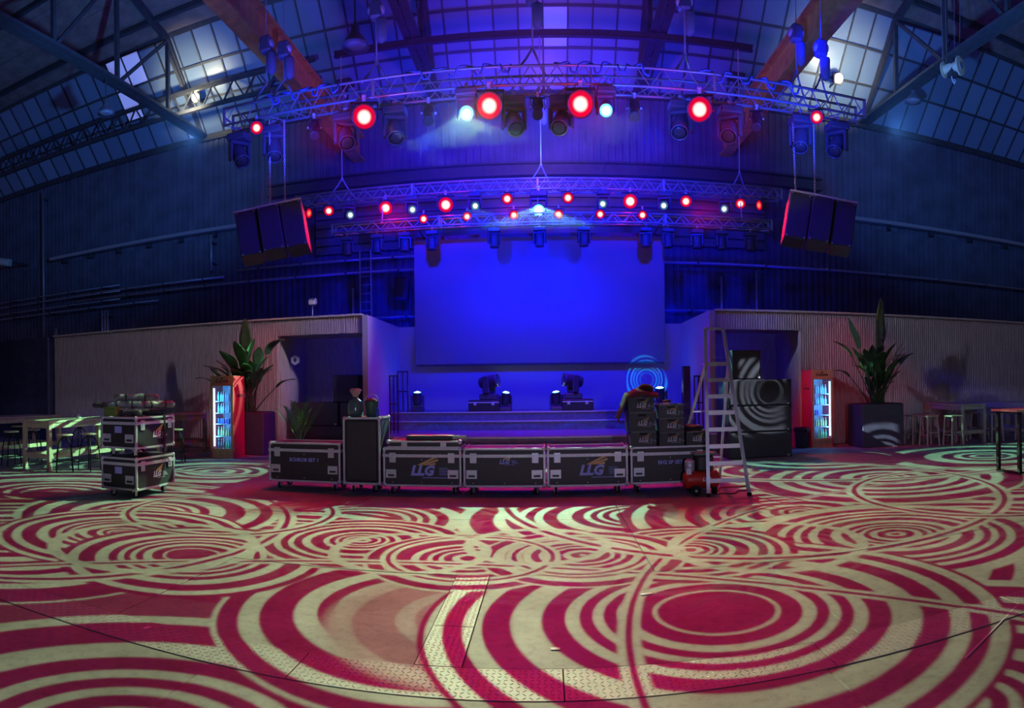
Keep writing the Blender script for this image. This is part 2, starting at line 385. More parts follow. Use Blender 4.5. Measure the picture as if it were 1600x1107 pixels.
M_WOOD = wood_mat('pine_table', (.42, .30, .18), (.60, .46, .30))
M_PALE = wood_mat('pale_stool_wood', (.40, .33, .26), (.54, .46, .37))
M_REDP = mat('red_enamel', (.50, .03, .015), .35)
M_SOIL = mat('soil', (.03, .02, .014), .95, 0, 40, .3, .5)

# ------------------------------------------------------------------ mesh builder
class MB:
    def __init__(s): s.v, s.f = [], []
    def add(s, vs, fs):
        n = len(s.v); s.v += [tuple(p) for p in vs]; s.f += [tuple(i + n for i in f) for f in fs]; return s
    def box(s, c, d, R=None):
        c = Vector(c); hx, hy, hz = d[0] / 2, d[1] / 2, d[2] / 2
        vs = [Vector((x, y, z)) for x in (-hx, hx) for y in (-hy, hy) for z in (-hz, hz)]
        if R is not None: vs = [R @ p for p in vs]
        return s.add([p + c for p in vs], [(0, 1, 3, 2), (4, 6, 7, 5), (0, 4, 5, 1), (2, 3, 7, 6), (0, 2, 6, 4), (1, 5, 7, 3)])
    def cbox(s, c, d, b=.01, R=None):
        c = Vector(c); h = [d[0] / 2, d[1] / 2, d[2] / 2]; vs = []; idx = {}
        for sx in (-1, 1):
            for sy in (-1, 1):
                for sz in (-1, 1):
                    for ax in range(3):
                        p = [sx * (h[0] - b), sy * (h[1] - b), sz * (h[2] - b)]
                        p[ax] = (sx, sy, sz)[ax] * h[ax]
                        idx[(sx, sy, sz, ax)] = len(vs); p = Vector(p)
                        vs.append((R @ p if R is not None else p) + c)
        fs = []
        for ax in range(3):
            o = [i for i in range(3) if i != ax]
            for sg in (-1, 1):
                q = []
                for a, b2 in ((-1, -1), (1, -1), (1, 1), (-1, 1)):
                    k = [0, 0, 0]; k[ax] = sg; k[o[0]] = a; k[o[1]] = b2; q.append(idx[(*k, ax)])
                fs.append(tuple(q) if (sg > 0) == (ax != 1) else tuple(reversed(q)))
            for a in (-1, 1):
                for b2 in (-1, 1):
                    k0 = [0, 0, 0]; k0[o[0]] = a; k0[o[1]] = b2; k1 = list(k0); k0[ax] = -1; k1[ax] = 1
                    q = [idx[(*k0, o[0])], idx[(*k1, o[0])], idx[(*k1, o[1])], idx[(*k0, o[1])]]
                    fs.append(tuple(q))
        for sx in (-1, 1):
            for sy in (-1, 1):
                for sz in (-1, 1): fs.append(tuple(idx[(sx, sy, sz, a)] for a in range(3)))
        return s.add(vs, fs)
    def cyl(s, p0, p1, r0, r1=None, n=12, cap=True):
        p0, p1 = Vector(p0), Vector(p1); r1 = r0 if r1 is None else r1
        q = (p1 - p0).to_track_quat('Z', 'Y'); vs = []
        for p, r in ((p0, r0), (p1, r1)):
            for i in range(n):
                a = 2 * PI * i / n; vs.append(p + q @ Vector((r * math.cos(a), r * math.sin(a), 0)))
        fs = [(i, (i + 1) % n, n + (i + 1) % n, n + i) for i in range(n)]
        if cap: fs += [tuple(range(n - 1, -1, -1)), tuple(range(n, 2 * n))]
        return s.add(vs, fs)
    def tube(s, pts, r, n=6):
        pts = [Vector(p) for p in pts]; vs = []; m = len(pts)
        for i, p in enumerate(pts):
            d = pts[min(i + 1, m - 1)] - pts[max(i - 1, 0)]
            q = d.to_track_quat('Z', 'Y'); rr = r[i] if isinstance(r, (list, tuple)) else r
            for k in range(n):
                a = 2 * PI * k / n; vs.append(p + q @ Vector((rr * math.cos(a), rr * math.sin(a), 0)))
        fs = [(i * n + k, i * n + (k + 1) % n, (i + 1) * n + (k + 1) % n, (i + 1) * n + k) for i in range(m - 1) for k in range(n)]
        fs += [tuple(range(n - 1, -1, -1)), tuple(range((m - 1) * n, m * n))]
        return s.add(vs, fs)
    def lathe(s, prof, n=16, c=(0, 0, 0), R=None, wob=None):
        c = Vector(c); vs = []
        for j, (r, z) in enumerate(prof):
            for i in range(n):
                a = 2 * PI * i / n; k = wob(a, j) if wob else 1.0
                p = Vector((r * k * math.cos(a), r * k * math.sin(a), z)); vs.append((R @ p if R is not None else p) + c)
        m = len(prof)
        fs = [(j * n + i, j * n + (i + 1) % n, (j + 1) * n + (i + 1) % n, (j + 1) * n + i) for j in range(m - 1) for i in range(n)]
        fs += [tuple(range(n - 1, -1, -1)), tuple(range((m - 1) * n, m * n))]
        return s.add(vs, fs)
    def sph(s, c, r, n=10, m=6, wob=None):
        rx, ry, rz = r if isinstance(r, (tuple, list)) else (r, r, r)
        vs = [Vector(c) + Vector((0, 0, -rz))]
        for j in range(1, m):
            e = -PI / 2 + PI * j / m
            for i in range(n):
                a = 2 * PI * i / n; k = wob(a, e) if wob else 1
                vs.append(Vector(c) + Vector((rx * k * math.cos(e) * math.cos(a), ry * k * math.cos(e) * math.sin(a), rz * k * math.sin(e))))
        vs.append(Vector(c) + Vector((0, 0, rz))); t = len(vs) - 1
        fs = [(0, 1 + (i + 1) % n, 1 + i) for i in range(n)]
        for j in range(m - 2):
            for i in range(n):
                a = 1 + j * n + i; b = 1 + j * n + (i + 1) % n; fs.append((a, b, b + n, a + n))
        fs += [(t, 1 + (m - 2) * n + i, 1 + (m - 2) * n + (i + 1) % n) for i in range(n)]
        return s.add(vs, fs)
    def prism(s, poly, d0, d1, M=None):
        """polygon in XZ extruded along Y from d0 to d1"""
        n = len(poly); vs = [Vector((x, d0, z)) for x, z in poly] + [Vector((x, d1, z)) for x, z in poly]
        if M is not None: vs = [M @ p for p in vs]
        fs = [tuple(range(n)), tuple(range(2 * n - 1, n - 1, -1))] + [(i, n + i, n + (i + 1) % n, (i + 1) % n) for i in range(n)]
        return s.add(vs, fs)
    def mesh(s, name, m, smooth=False):
        me = bpy.data.meshes.new(name); me.from_pydata(s.v, [], s.f); me.update()
        if m: me.materials.append(m)
        if smooth: me.polygons.foreach_set('use_smooth', [True] * len(me.polygons))
        return me
    def build(s, name, m, parent=None, loc=(0, 0, 0), rot=(0, 0, 0), smooth=False):
        return obj(name, s.mesh(name, m, smooth), parent, loc, rot)

def obj(name, data, parent=None, loc=(0, 0, 0), rot=(0, 0, 0)):
    o = bpy.data.objects.new(name, data); COL.objects.link(o)
    o.location = loc; o.rotation_euler = rot
    if parent is not None: o.parent = parent
    return o
def tag(o, label, cat, group=None):
    o['label'] = label; o['category'] = cat
    if group: o['group'] = group
    return o
def thing(name, label, cat, loc=(0, 0, 0), rot=0.0, group=None):
    o = bpy.data.objects.new(name, None); COL.objects.link(o); o.empty_display_size = .2
    o.location = loc; o.rotation_euler = (0, 0, rot) if isinstance(rot, (int, float)) else rot
    return tag(o, label, cat, group)
def struct(o): o['kind'] = 'structure'; return o
def stuff(o): o['kind'] = 'stuff'; return o
def node(name, loc=(0, 0, 0), rot=(0, 0, 0)):
    o = bpy.data.objects.new(name, None); COL.objects.link(o); o.location = loc; o.rotation_euler = rot; return o
ORD = ['first', 'second', 'third', 'fourth', 'fifth', 'sixth', 'seventh', 'eighth', 'ninth', 'tenth', 'eleventh', 'twelfth']

_TXT = {}
def text_mesh(body, size, m, shear=0.0, bold=0.0, ext=.002):
    key = (body, size, m.name, shear, bold)
    if key not in _TXT:
        cu = bpy.data.curves.new('lettering', 'FONT'); cu.body = body; cu.size = size; cu.shear = shear; cu.offset = bold
        cu.extrude = ext; cu.align_x = 'CENTER'; cu.resolution_u = 2
        o = bpy.data.objects.new('lettering', cu); COL.objects.link(o)
        me = bpy.data.meshes.new_from_object(o.evaluated_get(bpy.context.evaluated_depsgraph_get()))
        bpy.data.objects.remove(o); bpy.data.curves.remove(cu)
        me.materials.clear(); me.materials.append(m); me.name = 'lettering'
        _TXT[key] = me
    return _TXT[key]
FACE_FRONT = (PI / 2, 0, 0)
FACE_RIGHT = (PI / 2, 0, PI / 2)
FACE_LEFT = (PI / 2, 0, -PI / 2)

# ================================================================== the setting
# ---- floor: dirt in the joints below, concrete slabs and tread plates on top, each piece proud of its joints
floor = struct(MB().box((0, 8.0, -.06), (64, 30, .06)).build('floor', M_GAP))
def slab(x0, x1, y0, y1, z=0.0):
    g = .0022
    me = MB().cbox((0, 0, -.015), (x1 - x0 - 2 * g, y1 - y0 - 2 * g, .03), .004).mesh('slab', M_CONC)
    obj('slab', me, floor, ((x0 + x1) / 2, (y0 + y1) / 2, z))
S0, S1, S2, S3 = 3.245, 3.62, 5.42, 5.60
L0, L1 = -.785, -.505
for xs, ys in [([-31, -16, -9, -5.2, -1.9, 1.5, 4.6, 8.2, 14, 31], [-6, 1.2, S0]),
               ([-31, -9.6, -5.6, -2.9, L0], [S1, S2]), ([L1, 1.9, 5.3, 9.2, 31], [S1, S2]),
               ([-31, -10, -6.4, -2.6, .9, 4.2, 7.7, 11, 31], [S2, 7.7, 10.4, 13.2, 23])]:
    for j in range(len(ys) - 1):
        for i in range(len(xs) - 1): slab(xs[i], xs[i + 1], ys[j], ys[j + 1], random.uniform(-.0025, .0025))
def lug_mesh(w, d):
    mb = MB(); p = .036; ny = int(d / p); nx = int(w / p)
    for i in range(nx):
        for j in range(ny):
            x = -w / 2 + (i + .5) * w / nx; y = -d / 2 + (j + .5) * d / ny
            a = PI / 4 if (i + j) % 2 else -PI / 4
            c, s_ = math.cos(a), math.sin(a); l, h, t = .0155, .0052, .003
            vs = [(-l, 0, 0), (0, -h, 0), (l, 0, 0), (0, h, 0), (-l * .55, 0, t), (l * .55, 0, t)]
            vs = [(x + c * u - s_ * v, y + s_ * u + c * v, z) for u, v, z in vs]
            mb.add(vs, [(0, 1, 5, 4), (1, 2, 5), (2, 3, 4, 5), (3, 0, 4)])
    return mb.mesh('tread_lugs', M_LUG)
_plates = {}
def plate(x0, x1, y0, y1):
    g = .003; w, d = x1 - x0 - 2 * g, y1 - y0 - 2 * g; key = (round(w, 3), round(d, 3))
    if key not in _plates: _plates[key] = (MB().cbox((0, 0, -.012), (w, d, .03), .002).mesh('tread_plate', M_STEEL), lug_mesh(w - .01, d - .01))
    o = obj('tread_plate', _plates[key][0], floor, ((x0 + x1) / 2, (y0 + y1) / 2, random.uniform(.0, .002)))
    stuff(obj('tread_lugs', _plates[key][1], o, (0, 0, .003)))
for i in range(-7, 7): plate(.07 + i * 1.5, .07 + (i + 1) * 1.5, S0, S1)
plate(L0, L1, S1, S1 + .62); plate(L0, L1, S1 + .62, S2)
for i in range(2): slab(L0 + i * .14, L0 + (i + 1) * .14, S2, S2 + .001) if False else None

# ---- hall back wall, gutter, glazed roof slope, roof
YB = 22.0
wall_back = struct(MB().box((0, YB + .25, 6.0), (64, .3, 12.0)).build('wall_back', M_DARKWALL))
# corrugated sheets of the back wall
def fluted(w, h, pitch, depth, m, name='panel', duty=.55):
    n = max(1, round(w / pitch)); p = w / n; prof = []
    for i in range(n):
        x = -w / 2 + i * p
        prof += [(x, 0), (x + p * (1 - duty) * .5, 0), (x + p * (1 - duty) * .5 + .004, -depth), (x + p * (1 + duty) * .5 - .004, -depth), (x + p * (1 + duty) * .5, 0)]
    prof.append((w / 2, 0))
    vs = [(x, y, 0) for x, y in prof] + [(x, y, h) for x, y in prof]; k = len(prof)
    fs = [(i, i + 1, k + i + 1, k + i) for i in range(k - 1)]
    back = [(-w / 2, .02, 0), (w / 2, .02, 0), (w / 2, .02, h), (-w / 2, .02, h)]
    mb = MB().add(vs, fs)
    b = len(mb.v); mb.v += back; mb.f += [(b + 1, b, b + 3, b + 2), (b, 0, k, b + 3), (k - 1, b + 1, b + 2, 2 * k - 1), tuple([b + 3] + list(range(k, 2 * k)) + [b + 2])]
    return mb.mesh(name, m)
sheet = fluted(3.0, 4.0, .25, .05, M_DARKWALL, 'cladding_sheet')
for i in range(-9, 10):
    for j, z in enumerate((0.05, 3.95, 7.7)):
        obj('cladding_sheet', sheet, wall_back, (i * 3.0, YB + .09 - .012 * j, z))
window_1 = struct(node('window_1'))
GA, GB = Vector((0, YB, 11.75)), Vector((0, 19.5, 14.65))
gl = (GB - GA).length; gdir = (GB - GA).normalized(); gang = math.atan2(GB.z - GA.z, GA.y - GB.y)
PW = .80; rows = [0, .36, .68, 1.0]
grot = (-(PI / 2 - gang) + PI / 2 - PI / 2, 0, 0)
Rg = Matrix.Rotation(0, 3, 'X')
ex = Vector((1, 0, 0)); ez = gdir; ey = ez.cross(ex)           # local Z runs up the slope
RG = Matrix((ex, ey, ez)).transposed(); RGE = RG.to_euler()
pane_me = [MB().cbox((0, 0, 0), (PW - .05, .02, gl * (rows[k + 1] - rows[k]) - .05), .004).mesh('pane', M_PANE) for k in range(3)]
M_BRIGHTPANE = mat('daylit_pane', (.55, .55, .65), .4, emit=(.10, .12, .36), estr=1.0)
bright_cols = {}
for i in range(-36, 36):
    for k in range(3):
        p = GA + gdir * gl * (rows[k] + rows[k + 1]) / 2; p.x = (i + .5) * PW
        o = obj('pane', pane_me[k], window_1, p, RGE)
        bright_cols[(i, k)] = o
bar_me = MB().box((0, 0, 0), (.055, .09, gl)).mesh('glazing_bar', M_BEAM)
for i in range(-36, 37):
    p = (GA + GB) / 2; p.x = i * PW
    obj('glazing_bar', bar_me, window_1, p, RGE)
for t in rows:
    p = GA + gdir * gl * t
    MB().box((0, 0, 0), (58, .12, .08 if 0 < t < 1 else .16)).build('rail', M_BEAM, window_1, p, RGE)
def roof_z(y): return 14.65 + (19.5 - y) * .277
ceiling = struct(node('ceiling'))
slope = math.atan(.277)
for j in range(26):
    y1 = 19.5 - j; y0 = y1 - 1.0
    MB().box((0, 0, .05), (60, 1.0 / math.cos(slope) - .015, .06)).build('roof_board', M_ROOF, ceiling, (0, (y0 + y1) / 2, roof_z((y0 + y1) / 2)), (-slope, 0, 0))
for j in range(9):
    y = 18.6 - j * 2.6
    MB().box((0, 0, -.12), (60, .12, .22)).build('purlin', M_BEAM, ceiling, (0, y, roof_z(y)), (-slope, 0, 0))
MB().box((0, 0, 0), (60, .22, .22)).build('gutter_beam', M_BEAM, ceiling, (0, YB + .02, 11.66))

# ---- roof trusses (each member a part)
def bar(name, p0, p1, w, m, parent, h=None):
    p0, p1 = Vector(p0), Vector(p1); d = p1 - p0
    me = MB().box((0, 0, 0), (w, h or w, d.length)).mesh(name, m)
    return obj(name, me, parent, (p0 + p1) / 2, d.to_track_quat('Z', 'X').to_euler())
TRX = [-13.0, -3.75, 3.3, 11.95]
for n, X in enumerate(TRX):
    lab = ['dark steel roof truss at far left, its tie beam carrying a dome lamp', 'steel roof truss left of centre above the hung chain hoists',
           'steel roof truss right of centre above the hung chain hoists', 'blue-lit steel roof truss at far right carrying a cable drum hoist'][n]
    t = thing('roof_truss', lab, 'roof truss', (X, YB, 11.75), group='roof trusses')
    bar('tie_beam', (-.13, 0, 0), (-.13, -24, 0), .10, M_BEAM, t, .22); bar('tie_beam', (.13, 0, 0), (.13, -24, 0), .10, M_BEAM, t, .22)
    bar('rafter', (0, 0, .1), (0, -2.5, 2.75), .2, M_BEAM, t); bar('rafter', (0, -2.5, 2.75), (0, -24, roof_z(-2) - 11.9), .2, M_BEAM, t)
    ys = [-2.5, -5.5, -8.5, -11.5, -14.5, -17.5]
    for i, y in enumerate(ys):
        zt = roof_z(YB + y) - 11.9
        bar('post', (0, y, 0), (0, y, zt), .13, M_BEAM, t)
        if i: bar('strut', (0, ys[i - 1], roof_z(YB + ys[i - 1]) - 11.9), (0, y, 0), .11, M_BEAM, t)
    bar('strut', (0, 0, .05), (0, -2.5, 2.4), .12, M_BEAM, t)
    if n in (1, 2):
        for i in range(14): bar('batten', (-.16, -1.2 - i * 1.0, .0), (.16, -1.2 - i * 1.0, .0), .05, M_BEAM, t)
# lattice girder in front of the glazing at the left
t = thing('lattice_girder', 'dark double-chord lattice girder running along the left roof glazing', 'girder', (0, 20.35, 12.1))
bar('chord', (-27, 0, 0), (-7.6, 0, 0), .13, M_BEAM, t); bar('chord', (-27, 0, .75), (-7.6, 0, .75), .13, M_BEAM, t)
for i in range(22):
    x = -27 + i * .88
    bar('brace', (x, 0, 0), (x + .44, 0, .75), .05, M_BEAM, t); bar('brace', (x + .44, 0, .75), (x + .88, 0, 0), .05, M_BEAM, t)

# ---- crane runway beams
for sgn, X, lab in ((-1, -6.55, 'orange steel crane runway beam running back at the left'), (1, 6.35, 'orange steel crane runway beam at the right, catching green light')):
    t = thing('crane_beam', lab, 'beam', (X, 0, 9.75), group='crane runway beams')
    MB().box((0, 11, .03), (.42, 22, .05)).build('bottom_flange', M_ORANGE, t)
    MB().box((0, 11, .45), (.04, 22, .80)).build('web', M_ORANGE, t)
    MB().box((0, 11, .87), (.42, 22, .05)).build('top_flange', M_ORANGE, t)
    for i in range(7): MB().box((0, 2.5 + i * 3, .45), (.36, .03, .79)).build('stiffener', M_ORANGE, t)
    for y in (20.5, 12.0): MB().box((0, y, 1.5), (.14, .14, 1.25)).build('hanger', M_BEAM, t)
    MB().box((0, 20.5, 2.16), (.5, .5, .1)).build('hanger_plate', M_BEAM, t)
# cross beams that carry the hoists
for Y, lab in ((FT_Y, 'dark cross beam under the roof over the front lighting truss'), (BT_Y, 'dark cross beam under the roof over the stage truss')):
    t = thing('cross_beam', lab, 'beam', (0, Y, 11.45))
    MB().box((0, 0, .02), (12.2, .14, .02)).build('flange', M_BEAM, t); MB().box((0, 0, .10), (12.2, .02, .14)).build('web', M_BEAM, t); MB().box((0, 0, .18), (12.2, .14, .02)).build('flange', M_BEAM, t)

# ---- wooden slat facade with openings, wings and stage back wall
FY, FH = 15.5, 3.46
def facade(name, x0, x1, ang, px, openings):
    """runs from x0 to x1 at Y = FY (px = pivot x, ang = yaw)"""
    w = struct(node(name, (px, FY, 0), (0, 0, ang)))
    P = .9; x = x0; cache = {}
    cuts = sorted([x0, x1] + [v for o in openings for v in o[:2]])
    for a, b in zip(cuts[:-1], cuts[1:]):
        op = [o for o in openings if abs(o[0] - a) < 1e-4]
        n = max(1, round((b - a) / P)); pw = (b - a) / n
        for i in range(n):
            z0 = op[0][2] if op else 0.03
            k = (round(pw, 3), z0)
            if k not in cache: cache[k] = fluted(pw - .008, FH - z0, .066, .02, M_SLAT, 'slat_panel')
            obj('slat_panel', cache[k], w, (a + (i + .5) * pw - px, 0, z0))
        MB().box(((a + b) / 2 - px, .07, (FH + (op[0][2] if op else 0)) / 2), (b - a, .1, FH - (op[0][2] if op else 0) - .01)).build('backing', M_SLAT, w)
    MB().box(((x0 + x1) / 2 - px, .03, FH + .02), (x1 - x0, .22, .05)).build('coping', M_SLAT, w)
    return w
facade('wall_left', -15.0, -4.58, 0, -4.58, [(-6.92, -4.58, 3.03)])
facade('wall_right', 4.18, 22.0, -.045, 4.18, [(4.18, 6.42, 3.0)])
struct(MB().box((-19.5, 15.2, 1.72), (9, .1, 3.44)).build('wall_partition', M_NAVY))
# recesses behind the two openings
for nm, a, b, m in (('wall_alcove_left', -6.98, -4.60, M_SLAT), ('wall_alcove_right', 4.18, 6.60, M_SLAT)):
    w = struct(node(nm))
    for i in range(3):
        pw = (b - a) / 3
        obj('slat_panel', fluted(pw - .01, 3.0, .066, .02, m, 'slat_panel'), w, (a + (i + .5) * pw, 17.6, .02))
    MB().box(((a + b) / 2, 17.7, 1.55), (b - a, .1, 3.1)).build('backing', m, w)
    MB().box(((a + b) / 2, 16.6, 3.12), (b - a + .1, 1.9, .08)).build('soffit', m, w)
    xo = a if a < 0 else b
    MB().box((xo, 16.65, 1.55), (.08, 1.9, 3.1)).build('side', m, w)
wl = struct(MB().box((-4.49, 17.15, FH / 2), (.14, 3.5, FH)).build('wall_stage_left', M_STAGEWALL))
wr = struct(MB().box((4.08, 17.15, FH / 2), (.14, 3.5, FH)).build('wall_stage_right', M_STAGEWALL))
wb = struct(MB().box((-.2, 18.95, FH / 2), (8.7, .12, FH)).build('wall_stage_back', M_STAGEWALL))

# ---- stage and steps
st = thing('stage', 'low black stage with two steps and a wide apron below the screen', 'stage', (-.2, 17, 0))
MB().cbox((0, -1.2, .23), (8.4, 2.4, .46), .01).build('apron', M_STAGE, st)
MB().cbox((0, .19, .355), (8.38, .36, .71), .01).build('step', M_STAGE, st)
MB().cbox((0, 1.08, .47), (8.38, 1.42, .94), .01).build('deck', M_STAGE, st)
for y, z in ((-2.41, .45), (-.0, .70), (.36, .93)): MB().box((0, y, z), (8.36, .02, .035)).build('nosing', M_EDGE, st)

# ---- screen
sc_ = thing('projection_screen', 'wide blue-lit blank screen hanging at the back of the stage', 'screen', (-.2, 18.76, 2.3))
M_SCREEN = mat('screen_cloth', (.19, .19, .22), .75)
MB().cbox((0, 0, 1.87), (7.42, .05, 3.74), .01).build('cloth', M_SCREEN, sc_)
MB().box((0, -.005, -.02), (7.34, .08, .05)).build('bottom_batten', M_BEAM, sc_)
MB().box((0, 0, 3.76), (7.4, .1, .1)).build('top_batten', M_BEAM, sc_)
for x in (-3.4, -1.2, 1.2, 3.4): MB().cyl((x, 0, 3.78), (x, -1.11, 3.86), .02).build('hanger', M_BEAM, sc_)

# ---- fittings on the back wall
def wall_pipe(label, x0, x1, z, y=21.65, r=.05, clips=4):
    t = thing('wall_pipe', label, 'pipe', (x0, y, z))
    MB().cyl((0, 0, 0), (x1 - x0, 0, 0), r, n=8).build('tube', M_PIPE, t, smooth=True)
    for i in range(clips):
        x = (x1 - x0) * (i + .5) / clips; MB().box((x, (YB - y) / 2 - .02, 0), (.06, YB - y + .1, .06)).build('clip', M_BEAM, t)
wall_pipe('upper zinc handrail pipe across the back wall left of the screen', -11.3, -4.4, 6.18)
wall_pipe('upper zinc pipe on the back wall above the double cases', -19.5, -11.9, 6.0)
wall_pipe('lower zinc pipe across the back wall left of the screen', -19.5, -4.1, 5.72, clips=8)
wall_pipe('lowest thin zinc pipe far left on the back wall', -25, -15.0, 5.35, r=.035)
wall_pipe('second thin zinc pipe far left on the back wall', -25, -17.0, 5.6, r=.035)
wall_pipe('third thin zinc pipe far left on the back wall', -25, -17.0, 5.95, r=.035)
wall_pipe('top thin zinc pipe far left on the back wall', -25, -17.0, 6.2, r=.03)
wall_pipe('blue-lit pipe along the back wall right of the screen', 4.0, 24, 5.85, clips=8)
wall_pipe('thin pipe at the foot of the dark wall right of the screen', 4.0, 12, 4.2, r=.04)
wall_pipe('thin pipe low on the back wall left of the screen', -6.6, -4.2, 4.1, r=.04, clips=2)
for x0, x1, lab in ((-21.2, -10.0, 'dark cable tray high on the left back wall'), (10.0, 24, 'dark cable tray high on the right back wall')):
    t = thing('cable_tray', lab, 'cable tray', (x0, 21.75, 7.85))
    MB().box(((x1 - x0) / 2, 0, 0), (x1 - x0, .3, .03)).build('base', M_PIPE, t); MB().box(((x1 - x0) / 2, -.15, .06), (x1 - x0, .02, .12)).build('lip', M_PIPE, t)
    for i in range(7): MB().box(((x1 - x0) * (i + .5) / 7, .12, -.1), (.06, .3, .2)).build('bracket', M_BEAM, t)
def conduit(label, x, z0, z1, n=1, y=21.7):
    t = thing('conduit', label, 'pipe', (x, y, z0))
    for i in range(n): MB().cyl(((i - (n - 1) / 2) * .16, 0, 0), ((i - (n - 1) / 2) * .16, 0, z1 - z0), .05, n=8).build('tube', M_PIPE, t, smooth=True)
    for z in (.3, z1 - z0 - .3): MB().box((0, .15, z), (.16 * n, .36, .05)).build('clip', M_BEAM, t)
conduit('thin upright conduit far left on the back wall', -21.7, 3.2, 11.2)
conduit('three bright upright conduits above the left slat wall', -17.9, 3.4, 5.2, 3)
conduit('short upright conduit above the left slat wall near the navy partition', -20.9, 3.9, 4.6)
conduit('thin upright conduit between the pipes left of the speaker cluster', -12.5, 6.3, 7.7)
conduit('upright conduit beside the wall ladder left of the screen', -6.75, 2.2, 5.2)
conduit('upright conduit just right of the screen on the back wall', 7.4, 3.0, 5.7)
conduit('bright upright conduit right of the ladder top on the back wall', 6.1, 3.2, 5.4)
conduit('stepped upright conduit at far right above the slat wall', 20.3, 3.3, 4.3)
t = thing('wall_ladder', 'fixed steel ladder on the back wall left of the screen', 'ladder', at(572, 490, 21.6))
for x in (-.2, .2): MB().box((x, 0, .9), (.05, .05, 2.6)).build('stile', M_PIPE, t)
for i in range(8): MB().cyl((-.2, 0, -.2 + i * .3), (.2, 0, -.2 + i * .3), .018, n=6).build('rung', M_PIPE, t)
MB().box((0, .18, 1.9), (.5, .36, .05)).build('bracket', M_PIPE, t)
t = thing('wall_girder', 'long dark girder across the back wall above the stage truss', 'girder', (0, 21.72, 9.0))
for z in (-.2, .2): MB().box((0, 0, z), (20, .34, .06)).build('flange', M_BEAM, t)
MB().box((0, .05, 0), (20, .04, .4)).build('web', M_BEAM, t)
for i in range(9): MB().box((-8 + i * 2, .1, 0), (.06, .24, .38)).build('stiffener', M_BEAM, t)
t = thing('board_cladding', 'horizontal dark boards on the back wall behind the stage truss', 'cladding', (-.2, 21.88, 6.62))
for i in range(7): MB().cbox((0, 0, i * .32), (16, .10, .27), .01).build('board', M_DARKWALL, t)
MB().box((0, .06, .98), (15.9, .06, 2.2)).build('backing', M_BEAM, t)

# ================================================================== flight cases
_cache = {}
def cached(key, fn):
    if key not in _cache: _cache[key] = fn()
    return _cache[key]
def caster_parts(t, x, y, h, rot=0.0):
    f = cached(('cfork', h), lambda: MB().box((0, 0, -.006), (.09, .09, .012)).box((-.026, .015, -.05), (.006, .05, .09)).box((.026, .015, -.05), (.006, .05, .09)).mesh('caster', M_CHROME))
    r = .046
    wmesh = cached(('cwheel', h), lambda: MB().cyl((-.018, 0, 0), (.018, 0, 0), r, n=14).mesh('wheel', M_RUB, False))
    c = obj('caster', f, t, (x, y, h), (0, 0, rot))
    obj('wheel', wmesh, c, (0, .025, r - h))
def frame_mesh(w, d, h, s=.028):
    mb = MB()
    for y in (-d / 2, d / 2):
        for z in (0, h): mb.box((0, y, z), (w + s * .3, s, s))
    for x in (-w / 2, w / 2):
        for z in (0, h): mb.box((x, 0, z), (s, d + s * .3, s))
        for y in (-d / 2, d / 2): mb.box((x, y, h / 2), (s, s, h))
    return mb.mesh('edge_frame', M_EDGE)
def latch_mesh(): return MB().cbox((0, -.004, 0), (.10, .012, .15), .004).cbox((0, -.011, -.005), (.06, .012, .09), .004).cbox((0, -.019, -.005), (.022, .008, .05), .002).mesh('latch', M_CHROME)
def handle_mesh():
    mb = MB()
    for x in (-.068, .068): mb.box((x, -.006, 0), (.022, .012, .125))
    for z in (-.052, .052): mb.box((0, -.006, z), (.15, .012, .022))
    return mb.box((0, .004, 0), (.14, .004, .11)).mesh('handle', M_CHROME)
def logo(parent, loc, rot, s=1.0, gold=None, colr=None):
    """three slanted letters with a striped wing rising to the right above them"""
    colr = colr or M_LOGOBLUE
    lg = obj('logo', text_mesh('LLG', .155 * s, colr, .25, .008 * s, .0015), parent, loc, rot)
    wm = cached(('wing', s, (gold or M_GOLD).name), lambda: wing(s, gold or M_GOLD))
    obj('logo_wing', wm, lg, (0, 0, .001))
    def tail():
        mb = MB()
        for i in range(5): mb.box(((.20 + .05 + .012 * (4 - i)) * s, (.006 + i * .019) * s, 0), ((.10 + .022 * (4 - i)) * s, .006 * s, .001))
        return mb.box((.15 * s, -.03 * s, 0), (.29 * s, .008 * s, .001)).mesh('logo_tail', colr)
    obj('logo_tail', cached(('tail', s, colr.name), tail), lg, (0, 0, .0015))
def wing(s, m):
    mb = MB()
    for i, (x1, y1) in enumerate(((.22, .25), (.19, .19), (.16, .145))):
        a = Vector((-.06 + i * .03, .115, 0)) * s; b = Vector((x1, y1, 0)) * s
        mb.add([a, a + Vector((.05 * s, 0, 0)), b + Vector((-.002, -.028 * s, 0)), b], [(0, 1, 2, 3)])
    return mb.mesh('logo_wing', m)
